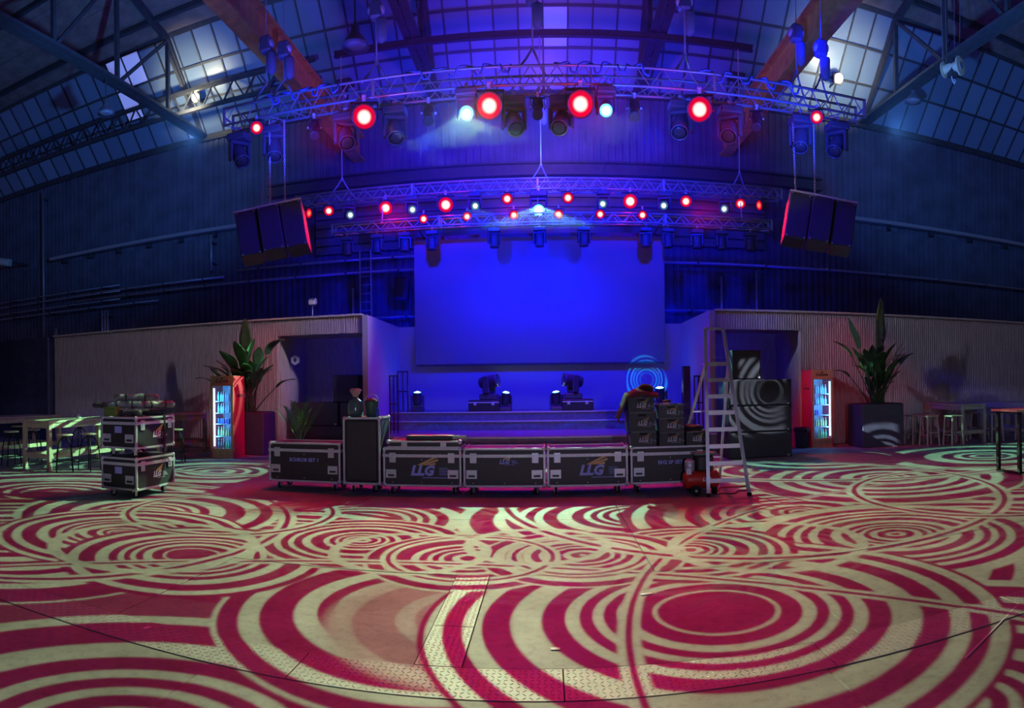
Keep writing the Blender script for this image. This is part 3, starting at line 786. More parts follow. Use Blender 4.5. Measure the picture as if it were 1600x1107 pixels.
def flight_case(label, w, d, z0, z1, loc, rot=0.0, style='trunk', mark=None, side_mark=False, cat='flight case', label_plate=False):
    t = thing('flight_case', label, cat, loc, rot, 'flight cases')
    h = z1 - z0; s = .03; lidz = z0 + h * .80
    if style == 'trunk':
        MB().box((0, 0, z0 + h * .39), (w - .02, d - .02, h * .77)).build('body', M_CASE, t)
        MB().box((0, 0, z0 + h * .895), (w - .02, d - .02, h * .17)).build('lid', M_CASE, t)
        mb = MB()
        for y in (-d / 2, d / 2): mb.box((0, y, lidz), (w, .018, .045))
        for x in (-w / 2, w / 2): mb.box((x, 0, lidz), (.018, d, .045))
        mb.build('lid_rail', M_EDGE, t)
    else:
        MB().box((0, 0, z0 + h / 2), (w - .02, d - .02, h - .01)).build('body', M_CASE, t)
        MB().cbox((0, -d / 2 + .004, z0 + h / 2), (w - .10, .02, h - .10), .015).build('door', M_CASE, t)
    obj('edge_frame', cached(('frame', w, d, h), lambda: frame_mesh(w - s, d - s, h - s)), t, (0, 0, z0 + s / 2))
    cm = cached('corner', lambda: MB().sph((0, 0, 0), .036, 8, 6).mesh('corner', M_CHROME, True))
    for x in (-1, 1):
        for y in (-1, 1):
            for z in (z0 + .022, z1 - .022): obj('corner', cm, t, (x * (w / 2 - .022), y * (d / 2 - .022), z))
            caster_parts(t, x * (w / 2 - .13), y * (d / 2 - .11), z0, random.choice((.3, 2.6, -.5, 0, 3.0)))
    lm, hm = cached('latch', latch_mesh), cached('handle', handle_mesh)
    faces = [((0, -d / 2, 0), 0.0, w)] if not side_mark else [((w / 2, 0, 0), PI / 2, d)]
    if style == 'trunk':
        for (o, r, L) in faces:
            R = Matrix.Rotation(r, 3, 'Z')
            for k in (-1, 1):
                obj('latch', lm, t, Vector((o[0], o[1], lidz - .03)) + R @ Vector((k * (L / 2 - .15), -.006, 0)), (0, 0, r))
        hf = [((0, -d / 2, 0), 0.0, w)]
        for (o, r, L) in hf:
            R = Matrix.Rotation(r, 3, 'Z')
            for k in (-1, 1):
                ho = obj('handle', hm, t, Vector((o[0], o[1], z0 + h * .33)) + R @ Vector((k * (L / 2 - .125), -.004, 0)), (0, 0, r))
                obj('grip', cached('grip', lambda: MB().cbox((0, -.012, 0), (.10, .014, .03), .004).mesh('grip', M_BLACK)), ho, (0, 0, -.026))
    rv = cached('rivet', lambda: MB().cyl((0, -.003, 0), (0, .004, 0), .008, n=6).mesh('rivet', M_EDGE))
    if not side_mark and style == 'trunk':
        for x in (-.38, 0, .38):
            for z in (.10, .70): obj('rivet', rv, t, (x * w, -d / 2 + .008, z0 + h * z))
    if mark:
        kind = mark[0]
        if kind == 'text':
            obj('lettering', text_mesh(mark[1], mark[2], M_LOGOBLUE if len(mark) < 4 else mark[3], 0, .0025), t, (mark[4] if len(mark) > 4 else 0, -d / 2 + .006, z0 + h * .52), FACE_FRONT)
        elif kind == 'logo' and not side_mark:
            logo(t, (mark[2] if len(mark) > 2 else 0, -d / 2 + .006, z0 + h * (mark[3] if len(mark) > 3 else .24)), FACE_FRONT, mark[1])
        else:
            logo(t, (w / 2 - .006 + .003, .02, z0 + h * .34), FACE_RIGHT, mark[1], None, M_WHITE)
    if label_plate:
        MB().box((.0, -d / 2 - .001, z0 + h * .60), (.13, .012, .10)).build('label_plate', mat('blue_label', (.35, .33, .72), .5), t)
    return t
CY0 = 9.45 + .30
case_a = flight_case('black flight case lettered SCHROB SET 1, leftmost of the floor row', 1.22, .6, .13, .76, (-3.79, CY0, 0), mark=('text', 'SCHROB SET 1', .078))
case_b = flight_case('tall upright black flight case with two bagged pots on top', .60, .62, .13, 1.165, (-2.83, CY0, 0), style='tall')
case_c = flight_case('black flight case with large winged logo under the flat silver case', 1.20, .6, .12, .70, (-1.89, CY0, 0), mark=('logo', 1.3, .0, .30))
case_d = flight_case('black flight case with the small winged logo, middle of the row', 1.22, .6, .12, .70, (-.65, CY0, 0), mark=('logo', .55, .0, .60))
case_e = flight_case('black flight case with large winged logo, left of the crate stacks', 1.20, .6, .12, .70, (.585, CY0, 0), mark=('logo', 1.3, .05, .30))
case_f = flight_case('black flight case lettered BH2 SP SET under the black crates', 1.21, .6, .13, .69, (1.83, CY0, 0), mark=('text', 'BH2 SP SET', .078, M_LOGOBLUE, .0))
LSX, LSY = -6.0, 8.07
case_g = flight_case('black two-handle flight case on wheels, bottom of the left stack', .68, 1.02, .125, .61, (LSX, LSY, 0), side_mark=True, mark=('logo', .75), label_plate=True)
case_h = flight_case('black two-handle flight case strapped on top of the left stack', .68, 1.02, .13, .61, (LSX, LSY, .61), side_mark=True, mark=('logo', .75), label_plate=True)
# black lashing strap over the upper case
tag(MB().box((LSX + .345, LSY + .22, .92), (.012, .05, .60)).box((LSX + .17, LSY + .22, 1.226), (.34, .05, .012)).build('lashing_strap', M_RUB), 'black lashing strap hanging down the side of the upper left case', 'strap')

# ---- rolled stand bags and bundles on the left stack
M_BAG = mat('dark_bag_cloth', (.05, .045, .05), .7, 0, 12, .4, .4)
M_FOIL = mat('grey_wrap_film', (.19, .18, .20), .35, 0, 9, .4, .5)
def bundle(name, label, p0, p1, r, m, band=True):
    p0, p1 = Vector(p0), Vector(p1); d = p1 - p0; L = d.length
    t = thing(name, label, 'bag', (p0 + p1) / 2, d.to_track_quat('Z', 'Y').to_euler(), 'rolled bundles on the left case stack')
    ph = random.random() * 6
    prof = [(r * (.55 if k in (0, 12) else .92 + .1 * math.sin(k * 1.7 + ph)), -L / 2 + L * k / 12) for k in range(13)]
    MB().lathe(prof, 12, wob=lambda a, j: 1 + .06 * math.sin(3 * a + j * 1.3 + ph)).build('sleeve', m, t, smooth=True)
    if band:
        for z in (-L * .22, L * .2): MB().lathe([(r * 1.06, z - .015), (r * 1.08, z), (r * 1.06, z + .015)], 12).build('band', M_BLACK, t)
zt = 1.225
x0 = LSX
bundle('stand_bag', 'long black stand bag lying lowest on the left case stack', (x0 - .32, LSY - .20, zt + .05), (x0 + .30, LSY + .35, zt + .05), .05, M_BAG)
bundle('wrapped_roll', 'film-wrapped roll lying at the front of the left case stack', (x0 - .30, LSY - .42, zt + .175), (x0 + .20, LSY - .12, zt + .175), .06, M_FOIL)
bundle('wrapped_roll', 'film-wrapped roll on top of the bundles on the left case stack', (x0 - .22, LSY - .34, zt + .285), (x0 + .36, LSY + .05, zt + .285), .058, M_FOIL)
bundle('wrapped_roll', 'reddish film-wrapped roll at the right end of the bundles', (x0 + .10, LSY - .05, zt + .17), (x0 + .40, LSY + .42, zt + .17), .06, M_FOIL)
bundle('stand_bag', 'black stand bag sticking out left over the edge of the stack', (x0 - .78, LSY - .18, zt + .16), (x0 - .15, LSY + .05, zt + .16), .052, M_BAG)
bundle('stand_bag', 'short black bag under the film-wrapped rolls', (x0 - .15, LSY - .38, zt + .05), (x0 + .28, LSY - .30, zt + .05), .05, M_BAG)
bundle('stand_bag', 'thin black stand bag at the back of the bundles', (x0 - .2, LSY + .35, zt + .15), (x0 + .35, LSY + .62 - .1, zt + .15), .05, M_BAG)
tag(MB().cbox((x0 - .19, LSY - .42, zt + .065), (.24, .12, .13), .012).cbox((x0 - .19, LSY - .42, zt + .135), (.25, .13, .012), .004).build('green_box', mat('green_card', (.13, .20, .03), .6)), 'small olive green box at the front of the left case stack', 'box')

# ---- flat open case and tools on case C
t = thing('flat_case', 'shallow silver-edged flight case lying on the large winged case', 'flight case', (-1.86, CY0 - .02, .70), group='flight cases')
MB().box((0, 0, .055), (1.10, .52, .10)).build('tray', M_CASE, t)
mb = MB()
for z in (.012, .095):
    for y in (-.26, .26): mb.box((0, y, z), (1.12, .02, .022))
    for x in (-.55, .55): mb.box((x, 0, z), (.02, .52, .022))
mb.build('edge_frame', M_EDGE, t)
for x in (-.3, .3): MB().cbox((x, -.272, .06), (.09, .012, .07), .003).build('latch', M_CHROME, t)
for x in (-.55, .55):
    for y in (-.26, .26): obj('corner', _cache['corner'], t, (x, y, .09))
t = thing('flat_board', 'thin dark board with pale top lying on the shallow silver case', 'board', (-1.80, CY0 + .02, .81))
MB().cbox((0, 0, .03), (.72, .36, .06), .006).build('board', M_BLACK, t)
MB().cbox((0, 0, .063), (.70, .34, .006), .002).build('top_sheet', mat('pale_sheet', (.42, .36, .33), .6), t)
def coil(name, label, c, R, n, m, r=.012, cat='cable', flat=.7, rot=(0, 0, 0)):
    pts = []
    for i in range(n * 14 + 1):
        a = 2 * PI * i / 14; k = 1 + .06 * math.sin(a * .73)
        pts.append((R * k * math.cos(a), R * k * flat * math.sin(a), r + (i / 14) * r * 1.1))
    o = MB().tube(pts, r, 6).build(name, m, None, c, rot, True)
    return tag(o, label, cat)
coil('cable_coil', 'left of two pale cable coils on the shallow silver case', (-1.44, CY0 - .08, .81), .075, 3, mat('pale_cable', (.55, .52, .42), .5), .013)
coil('cable_coil', 'right of two pale cable coils on the shallow silver case', (-1.27 - .04, CY0 - .06, .81), .062, 3, MATS['pale_cable'], .013)

# ---- bagged pots and bottle on the tall case
M_BAGFILM = mat('clear_green_bag', (.07, .13, .12), .18, spec=.7)
t = thing('bagged_pot', 'round pot in dark plastic bag tied with a pink top on the tall case', 'bag', (-2.98, CY0 - .1, 1.165))
MB().lathe([(.08, 0), (.115, .01), (.125, .1), (.12, .2), (.10, .25), (.05, .285), (.03, .31)], 16, wob=lambda a, j: 1 + .03 * math.sin(7 * a + j)).build('bag', M_BAGFILM, t, smooth=True)
MB().lathe([(.028, .30), (.04, .33), (.075, .37), (.085, .42), (.06, .45), (.03, .44)], 14, wob=lambda a, j: 1 + .22 * math.sin(4 * a + j * 1.9)).build('tied_top', mat('pale_bag_film', (.62, .40, .42), .4), t)
MB().lathe([(.034, .295), (.036, .305), (.034, .315)], 10).build('tie', M_BLACK, t)
t = thing('bagged_bucket', 'dark green bucket with wire handle beside the bagged pot', 'bucket', (-2.73, CY0 - .06, 1.165))
MB().lathe([(.08, 0), (.09, .02), (.11, .22), (.115, .25), (.105, .25), (.09, .06)], 16).build('bucket', mat('green_bucket', (.03, .10, .08), .4), t, smooth=True)
MB().tube([(-.11 * math.cos(a), 0, .24 + .12 * math.sin(a)) for a in [PI * k / 10 for k in range(11)]], .008).build('handle', M_CHROME, t)
MB().sph((0, 0, .235), (.1, .1, .06), 10, 6, lambda a, e: 1 + .1 * math.sin(5 * a)).build('contents', mat('dark_red_cloth', (.25, .04, .05), .8), t, smooth=True)
t = thing('spray_bottle', 'small blue bottle at the right edge of the tall case top', 'bottle', (-2.60, CY0 - .2, 1.165))
MB().lathe([(.028, 0), (.03, .01), (.03, .11), (.012, .14), (.012, .165)], 12).build('body', mat('blue_bottle', (.03, .06, .45), .3), t, smooth=True)
MB().lathe([(.015, .165), (.015, .19), (.01, .195)], 10).build('cap', M_BLACK, t)

# ---- black crates on case F
M_CRATE = mat('black_crate_plastic', (.020, .018, .020), .5)
def crate(label, w, d, h, loc, rot=0.0):
    t = thing('crate', label, 'crate', loc, rot, 'black crates with winged logo')
    b = .012; mb = MB().box((0, 0, .008), (w - .03, d - .03, .016))
    for s in (-1, 1): mb.box((s * (w / 2 - .02), 0, h / 2), (b, d - .04, h - .01)); mb.box((0, s * (d / 2 - .02), h / 2), (w - .04, b, h - .01))
    mb.build('body', M_CRATE, t)
    mb = MB()
    for s in (-1, 1): mb.box((s * (w / 2 - .01), 0, h - .012), (.02, d, .024)); mb.box((0, s * (d / 2 - .01), h - .012), (w, .02, .024))
    mb.build('rim', mat('crate_rim', (.05, .045, .05), .4), t)
    for x in (-.36, .36): MB().box((x * w, -d / 2 + .012, h * .45), (.015, .02, h * .8)).build('rib', M_CRATE, t)
    MB().cbox((0, -d / 2 + .012, h * .82), (.12, .01, .035), .004).build('hand_slot', M_RUB, t)
    logo(t, (0, -d / 2 + .0125, h * .30), FACE_FRONT, .52, mat('dim_gold_print', (.28, .19, .09), .6), mat('dim_white_print', (.42, .42, .50), .6))
    return t
zc = .69
for i, h in enumerate((.23, .29, .22)):
    crate(['black crate with winged logo, bottom of the left stack on the right case', 'tall middle crate of the left stack on the right case', 'crate under the draped jacket, top of the left stack'][i], .42, .5, h, (1.43 - .02 * i, CY0 - .02, zc), .02 * i)
    zc += h
ztop_left = zc
zc = .69
for i, h in enumerate((.21, .215, .20)):
    crate(['black crate, bottom of the middle stack on the right case', 'black crate, middle of the middle stack on the right case', 'open crate of clutter, top of the middle stack'][i], .41, .5, h, (1.865, CY0 - .02, zc), -.015 * i)
    zc += h
ztop_mid = zc
crate('single black crate holding coiled cable, right end of the right case', .36, .5, .21, (2.255, CY0 - .02, .69))
coil('cable_coil', 'dark hose coiled in the single crate behind the ladder', (2.25, CY0 - .02, .86), .13, 4, M_RUB, .018)
coil('cable_coil', 'thin red and white cord looped on the single crate', (2.23, CY0 - .05, .955), .10, 2, mat('red_cord', (.5, .06, .07), .5), .009, rot=(.12, .06, 0))
# jacket over the top left crate
def jacket():
    mb = MB(); nx, ny = 15, 11; vs = []
    for i in range(nx):
        for j in range(ny):
            u = -1 + 2 * i / (nx - 1); v = -1 + 2 * j / (ny - 1)
            x = u * .33 - .06; y = v * .27
            z = .10 * math.exp(-((u - .25) ** 2 + v * v) * 1.8) + .035 + .02 * math.sin(5 * u + 3 * v) * math.cos(4 * v)
            if u < -.42: z -= (abs(u) - .42) * .62; x = -.06 - .33 * .42 + (u + .42) * .33 * .75 - .02 * math.sin(6 * v)
            if v < -.85: z -= .03
            vs.append((x, y, z))
    fs = [(i * ny + j, (i + 1) * ny + j, (i + 1) * ny + j + 1, i * ny + j + 1) for i in range(nx - 1) for j in range(ny - 1)]
    n = len(vs); vs2 = vs + [(x, y, z - .02) for x, y, z in vs]
    fs2 = fs + [tuple(reversed([k + n for k in f])) for f in fs]
    for i in range(nx - 1): fs2 += [(i * ny, i * ny + n, (i + 1) * ny + n, (i + 1) * ny), ((i + 1) * ny + ny - 1, (i + 1) * ny + ny - 1 + n, i * ny + ny - 1 + n, i * ny + ny - 1)]
    for j in range(ny - 1): fs2 += [(j + 1, j + 1 + n, j + n, j), ((nx - 1) * ny + j, (nx - 1) * ny + j + n, (nx - 1) * ny + j + 1 + n, (nx - 1) * ny + j + 1)]
    return mb.add(vs2, fs2)
jk = thing('jacket', 'dark jacket thrown over the top of the left crate stack', 'jacket', (1.40, CY0 - .02, ztop_left))
jacket().build('cloth', mat('dark_jacket_cloth', (.06, .035, .035), .85, 0, 14, .3, .3), jk, smooth=True)
MB().sph((.10, 0, .10), (.13, .12, .10), 12, 8, lambda a, e: 1 + .07 * math.sin(5 * a + 3 * e)).build('hood', mat('black_cloth', (.02, .02, .022), .9), jk, smooth=True)
t = thing('work_light', 'small grey fitting lying in the open crate of the middle stack', 'tool', (1.80, CY0 - .1, ztop_mid - .19))
MB().cbox((0, 0, .11), (.14, .12, .22), .03).build('body', M_CHROME, t); MB().cyl((-.05, 0, .22), (.08, .02, .24), .025, n=8).build('handle', M_BLACK, t)

# ---- air compressor
cp = thing('air_compressor', 'small red air compressor standing beside the stepladder', 'compressor', (2.22, 9.12, 0))
MB().lathe([(.02, -.27), (.09, -.265), (.125, -.235), (.13, -.2), (.13, .2), (.125, .235), (.09, .265), (.02, .27)], 18, (0, 0, .22), Matrix.Rotation(PI / 2, 3, 'Y')).build('tank', M_REDP, cp, smooth=True)
MB().cbox((.05, 0, .46), (.24, .2, .22), .02).build('motor_housing', M_BLACK, cp)
MB().cbox((.05, 0, .595), (.34, .2, .04), .015).build('top_cover', mat('green_cover', (.06, .20, .14), .45), cp)
MB().lathe([(.055, .33), (.07, .35), (.07, .50), (.05, .52)], 12, (-.17, 0, 0)).build('pump_cylinder', mat('pump_alloy', (.45, .48, .62), .35, .5), cp, smooth=True)
for i in range(4): MB().lathe([(.07, .37 + i * .035), (.082, .375 + i * .035), (.082, .385 + i * .035), (.07, .39 + i * .035)], 12, (-.17, 0, 0)).build('fin', M_CHROME, cp)
MB().cbox((-.21, -.115, .355), (.075, .02, .09), .004).build('warning_label', mat('pale_label', (.6, .72, .8), .5), cp)
for y in (-.14, .14):
    wv = MB().cyl((-.11, y - .02, .075), (-.11, y + .02, .075), .075, n=16).build('wheel', M_RUB, cp)
    MB().cyl((-.11, y - .024 if y < 0 else y + .004, .075), (-.11, y - .004 if y < 0 else y + .024, .075), .02, n=8).build('hub', M_CHROME, wv)
MB().cyl((-.11, -.14, .075), (-.11, .14, .075), .012).build('axle', M_CHROME, cp)
MB().box((.2, 0, .05), (.05, .14, .1)).build('foot', M_RUB, cp)
MB().tube([(.1, -.07, .6), (.1, -.07, .66), (.1, .07, .66), (.1, .07, .6)], .011).build('handle', M_BLACK, cp)
gz = MB().cyl((.24, -.10, .42), (.24, -.13, .42), .035, n=14).build('gauge', M_CHROME, cp)
MB().cyl((.24, -.13, .42), (.24, -.132, .42), .029, n=14).build('gauge_face', M_WHITE, gz)
obj('lettering', text_mesh('LLG', .07, M_WHITE, .25, .003), cp, (.05, -.135, .21), FACE_FRONT)
def hose(name, label, pts, r, m, cat='hose'):
    return tag(MB().tube(pts, r, 6).build(name, m, None, (0, 0, 0), (0, 0, 0), True), label, cat)
def wig(p0, p1, n, amp, z, ph=0.0):
    out = []
    for i in range(n + 1):
        k = i / n; p = Vector(p0).lerp(Vector(p1), k); d = (Vector(p1) - Vector(p0)).normalized(); s = Vector((-d.y, d.x, 0))
        out.append(p + s * amp * math.sin(k * 7 + ph) * math.sin(PI * k) + Vector((0, 0, z)))
    return out
hose('air_hose', 'thin red hose lying on the floor behind the stepladder', wig((2.5, 9.25, 0), (3.2, 9.9, 0), 16, .16, .013), .011, MATS['red_cord'])
hose('power_cord', 'thin black cord looping on the floor by the ladder feet', wig((2.45, 9.0, 0), (2.95, 9.15, 0), 14, .10, .01, 2), .008, M_RUB, 'cord')

# ---- stepladder
LD = thing('stepladder', 'tall aluminium stepladder standing open right of the cases', 'ladder', (0, 0, 0))
fb0, fb1 = fl(1107, 777), fl(1171, 775)
zt0 = at(1102, 514, fb0.y + .55); zt1 = at(1130, 514, fb0.y + .60)
mid0, mid1 = fb0.lerp(zt0, .78), fb1.lerp(zt1, .78)
def rail(n, a, b, w=.05, d=.025, m=M_ALU): return bar(n, a, b, d, m, LD, w)
rail('front_rail', fb0, zt0); rail('front_rail', fb1, zt1)
bar('top_bar', zt0, zt1, .04, M_ALU, LD)
rb0, rb1 = Vector((fb0.x - .18, fb0.y + 1.65, 0)), Vector((fb1.x - .02, fb1.y + 1.55, 0))
rail('rear_rail', rb0, mid0 + Vector((0, .03, 0)), .04); rail('rear_rail', rb1, mid1 + Vector((0, .03, 0)), .04)
for i in range(8):
    k = .09 + i * .0985
    a, b = fb0.lerp(zt0, k), fb1.lerp(zt1, k)
    c = (a + b) / 2; dx = (b - a)
    MB().box((0, 0, 0), (.06, .012, dx.length)).build('tread', M_ALU, LD, c, dx.to_track_quat('Z', 'X').to_euler())
MB().box((0, 0, 0), (.36, .26, .03)).build('platform', M_ALU, LD, (mid0 + mid1) / 2 + Vector((0, .12, 0)))
for k in (.22, .62): bar('rear_brace', rb0.lerp(mid0, k), rb1.lerp(mid1, k), .022, M_ALU, LD)
for p in (fb0, fb1, rb0, rb1): MB().cbox((0, 0, .025), (.06, .06, .05), .006).build('foot', M_RUB, LD, p)
for k in (.82, .9): bar('guard_strap', fb0.lerp(zt0, k), fb1.lerp(zt1, k), .006, M_ALU, LD)

# ================================================================== stage gear
def moving_head(label, loc, rot=(0, 0, 0), tilt=0.0, pan=0.0, lens=None, s=1.0, hang=True, group='moving heads', body=None):
    """base, yoke with two arms, bullet head; hangs below its clamp or stands on its base"""
    body = body or mat('fixture_grey', (.07, .07, .09), .4)
    t = thing('moving_head', label, 'stage light', loc, rot, group)
    t.scale = (s, s, s)
    sg = -1 if hang else 1
    off = .07 if hang else 0.0
    if hang: obj('clamp', cached('clamp', lambda: MB().box((0, 0, -.035), (.05, .06, .075)).cyl((-.03, 0, .02), (.03, 0, .02), .035, n=8).mesh('clamp', M_CHROME)), t)
    obj('base', cached(('mhbase', hang, body.name), lambda: MB().cbox((0, 0, sg * (off + .06)), (.36, .30, .12), .02).mesh('base', body)), t)
    yk = obj('yoke', cached(('mhyoke', hang, body.name), lambda: MB().cbox((0, 0, sg * (off + .15)), (.34, .12, .06), .015).cbox((-.165, 0, sg * (off + .30)), (.05, .13, .34), .018).cbox((.165, 0, sg * (off + .30)), (.05, .13, .34), .018).mesh('yoke', body)), t, (0, 0, 0), (0, 0, pan))
    hd = obj('head', cached(('mhhead', body.name), lambda: MB().lathe([(.05, -.20), (.10, -.19), (.125, -.12), (.13, .02), (.125, .14), (.135, .17), (.135, .20), (.12, .20), (.115, .18)], 16).mesh('head', body, True)), yk, (0, 0, sg * (off + .36)), (PI / 2 + tilt * sg, 0, 0))
    lm = lens or mat('dark_lens', (.03, .04, .08), .08, spec=.9)
    obj('lens', cached(('mhlens', lm.name), lambda: MB().lathe([(.115, .182), (.08, .2), (.04, .208), (.004, .21)], 16).mesh('lens', lm, True)), hd)
    return t
def wash_light(label, loc, tilt, pan, lens, s=1.0, group='red wash lights'):
    """round wash light in a bracket, hanging from a clamp"""
    t = thing('wash_light', label, 'stage light', loc, (0, 0, 0), group)
    t.scale = (s, s, s)
    obj('clamp', cached('clamp', None), t)
    yk = obj('bracket', cached('wbrk', lambda: MB().box((0, 0, -.085), (.44, .06, .02)).box((-.215, 0, -.22), (.02, .06, .28)).box((.215, 0, -.22), (.02, .06, .28)).mesh('bracket', M_BLACK)), t, (0, 0, 0), (0, 0, pan))
    hd = obj('housing', cached('whouse', lambda: MB().lathe([(.08, -.20), (.13, -.19), (.18, -.10), (.20, 0), (.20, .07), (.185, .07), (.175, .04)], 20).mesh('housing', M_BLACK, True)), yk, (0, 0, -.30), (PI / 2 - tilt, 0, 0))
    obj('lens', cached(('wlens', lens.name), lambda: MB().lathe([(.178, .045), (.12, .06), (.06, .07), (.004, .073)], 20).mesh('lens', lens, True)), hd)
    return t
def profile_spot(label, loc, pan, tilt=.5, group='profile spots'):
    t = thing('profile_spot', label, 'stage light', loc, (0, 0, 0), group)
    obj('clamp', cached('clamp', None), t)
    yk = obj('bracket', cached('pbrk', lambda: MB().box((0, 0, -.085), (.28, .05, .018)).box((-.135, 0, -.19), (.016, .05, .22)).box((.135, 0, -.19), (.016, .05, .22)).mesh('bracket', M_BLACK)), t, (0, 0, 0), (0, 0, pan))
    hd = obj('barrel', cached('pbar', lambda: MB().lathe([(.06, -.26), (.10, -.24), (.11, -.05), (.085, 0), (.085, .2), (.10, .22), (.10, .30), (.085, .30)], 14).mesh('barrel', M_BLACK, True)), yk, (0, 0, -.26), (PI / 2 - tilt, 0, 0))
    obj('lens', cached('plens', lambda: MB().cyl((0, 0, .27), (0, 0, .29), .086, n=14).mesh('lens', mat('blue_lens', (.05, .08, .5), .15, emit=(.0, .05, .9), estr=.5))), hd)
    for x in (-.12, .12): MB().cyl((x, 0, 0), (x * 1.25, 0, 0), .03, n=8).build('knob', M_CHROME, hd)
cached('clamp', lambda: MB().box((0, 0, -.035), (.05, .06, .075)).cyl((-.03, 0, .02), (.03, 0, .02), .035, n=8).mesh('clamp', M_CHROME))

LR_BIG = lens_mat('red_lens_hot', (1, .80, .70), (1, .0, .06), 1.9, .5, .18)
LR = lens_mat('red_lens', (1, .72, .58), (1, .0, .05), 1.7, .45, .18)
LR_DIM = lens_mat('red_lens_side', (1, .10, .06), (.8, .0, .03), 2, .5, .18)
LG = lens_mat('mint_lens', (.80, 1, .86), (.2, 1, .7), 2.2, 1.2, .12)
LC = lens_mat('cyan_lens', (.8, 1, 1), (.05, .6, 1), 30, 4, .12)
LW = lens_mat('pale_lens', (.75, 1, .95), (.1, .3, .5), 2.2, .3, .12)

# ---- trusses
def truss(name, label, x0, x1, Y, z0, z1, bays, m=M_TRUSS):
    t = thing(name, label, 'truss', (x0, Y, z0)); L = x1 - x0; h = z1 - z0; r = .026
    for y in (-h / 2, h / 2):
        for z in (r, h - r): MB().cyl((0, y, z), (L, y, z), r, n=8).build('chord', m, t, smooth=True)
    b = L / bays; br = .011
    dm = MB().cyl((0, 0, r), (b / 2, 0, h - r), br, n=5).mesh('brace', m); um = MB().cyl((0, 0, h - r), (b / 2, 0, r), br, n=5).mesh('brace', m)
    hm = MB().cyl((0, -h / 2, 0), (b / 2, h / 2, 0), br, n=5).mesh('brace', m); hm2 = MB().cyl((0, h / 2, 0), (b / 2, -h / 2, 0), br, n=5).mesh('brace', m)
    for i in range(bays):
        for y in (-h / 2, h / 2):
            obj('brace', dm, t, (i * b, y, 0)); obj('brace', um, t, ((i + .5) * b, y, 0))
        obj('brace', hm, t, (i * b, 0, r)); obj('brace', hm2, t, ((i + .5) * b, 0, r))
    for k in range(5):
        x = L * k / 4
        MB().box((x, 0, h / 2), (.03, h, .03)).box((x, -h / 2, h / 2), (.05, .04, h)).box((x, h / 2, h / 2), (.05, .04, h)).build('end_plate', m, t)
    return t
truss('front_truss', 'long aluminium lighting truss nearest the viewer, above the floor', -6.45, 6.45, FT_Y, FT_Z0, FT_Z1, 26)
truss('stage_truss', 'aluminium lighting truss over the stage with eight red lights', -7.3, 6.9, BT_Y, BT_Z0, BT_Z1, 30)
truss('low_truss', 'lower aluminium truss with six red lights above the screen', -6.0, 6.4, LT_Y, LT_Z0, LT_Z1, 26)

# ---- chain hoists that carry the trusses
def hoist(label, x, Y, ztruss, zbody, ztop, splay=.25, body_scale=1.0):
    t = thing('chain_hoist', label, 'hoist', (x, Y, ztruss), group='chain hoists')
    h = zbody - ztruss; H = ztop - ztruss
    MB().tube([(0, 0, H), (0, 0, h + .2)], .014, 6).build('chain', M_CHROME, t)
    MB().cbox((0, 0, h), (.24, .22, .34), .04).build('motor', mat('hoist_paint', (.12, .13, .18), .4), t); MB().lathe([(.05, -.16), (.09, -.14), (.09, .14), (.05, .16)], 12, (0, 0, h + .02), Matrix.Rotation(PI / 2, 3, 'Y')).build('gearbox', M_CHROME, t, smooth=True)
    MB().lathe([(.03, h - .62), (.10, h - .55), (.11, h - .2), (.10, h - .17)], 10, (.10, .02, 0)).build('chain_bag', mat('bag_canvas', (.16, .17, .22), .7), t, smooth=True)
    MB().tube([(0, 0, h - .16), (0, 0, .35)], .016, 6).build('load_chain', M_CHROME, t)
    MB().tube([(0, 0, .45), (.03, 0, .40), (.0, 0, .36), (-.03, 0, .40), (0, 0, .45)], .012, 6).build('hook', M_CHROME, t)
    for s in (-1, 1): MB().tube([(0, 0, .40), (s * splay * .5, s * .1, .15), (s * splay, s * .18, -.05)], .022, 6).build('sling', mat('grey_sling', (.30, .31, .36), .6), t)
TOP = 11.46
for x, zb, nm in ((-5.55, 8.75, 'chain hoist over the left end of the front truss, nearer the edge'), (-5.15, 8.55, 'lower chain hoist over the left end of the front truss'), (-3.2, 8.95, 'chain hoist left of centre on the front truss'),
                  (-.2, 8.95, 'chain hoist at the middle of the front truss'), (2.7, 8.95, 'chain hoist right of centre on the front truss'), (5.0, 8.7, 'chain hoist over the right end of the front truss'), (5.55, 8.5, 'chain hoist at the far right end of the front truss')):
    hoist(nm, x, FT_Y, FT_Z1, zb, TOP)
for x, zb, nm in ((-5.9, 10.3, 'chain hoist over the left end of the stage truss'), (-.1, 9.6, 'chain hoist over the middle of the stage truss'), (5.65, 9.8, 'chain hoist over the right end of the stage truss')):
    hoist(nm, x, BT_Y, BT_Z1, zb, TOP)
for x, nm in ((-4.6, 'left'), (-.2, 'middle'), (5.6, 'right')):
    t = thing('drop_chain', '%s short chain holding the low truss under the stage truss' % nm, 'chain', (x, 17.75, LT_Z1 - .02))
    MB().tube([(0, -.12, 0), (0, .09, BT_Z0 - LT_Z1 + .05)], .016, 6).build('chain', M_CHROME, t)
    MB().tube([(-.05, -.12, -.03), (0, -.12, .05), (.05, -.12, -.03)], .012, 5).build('shackle', M_CHROME, t)

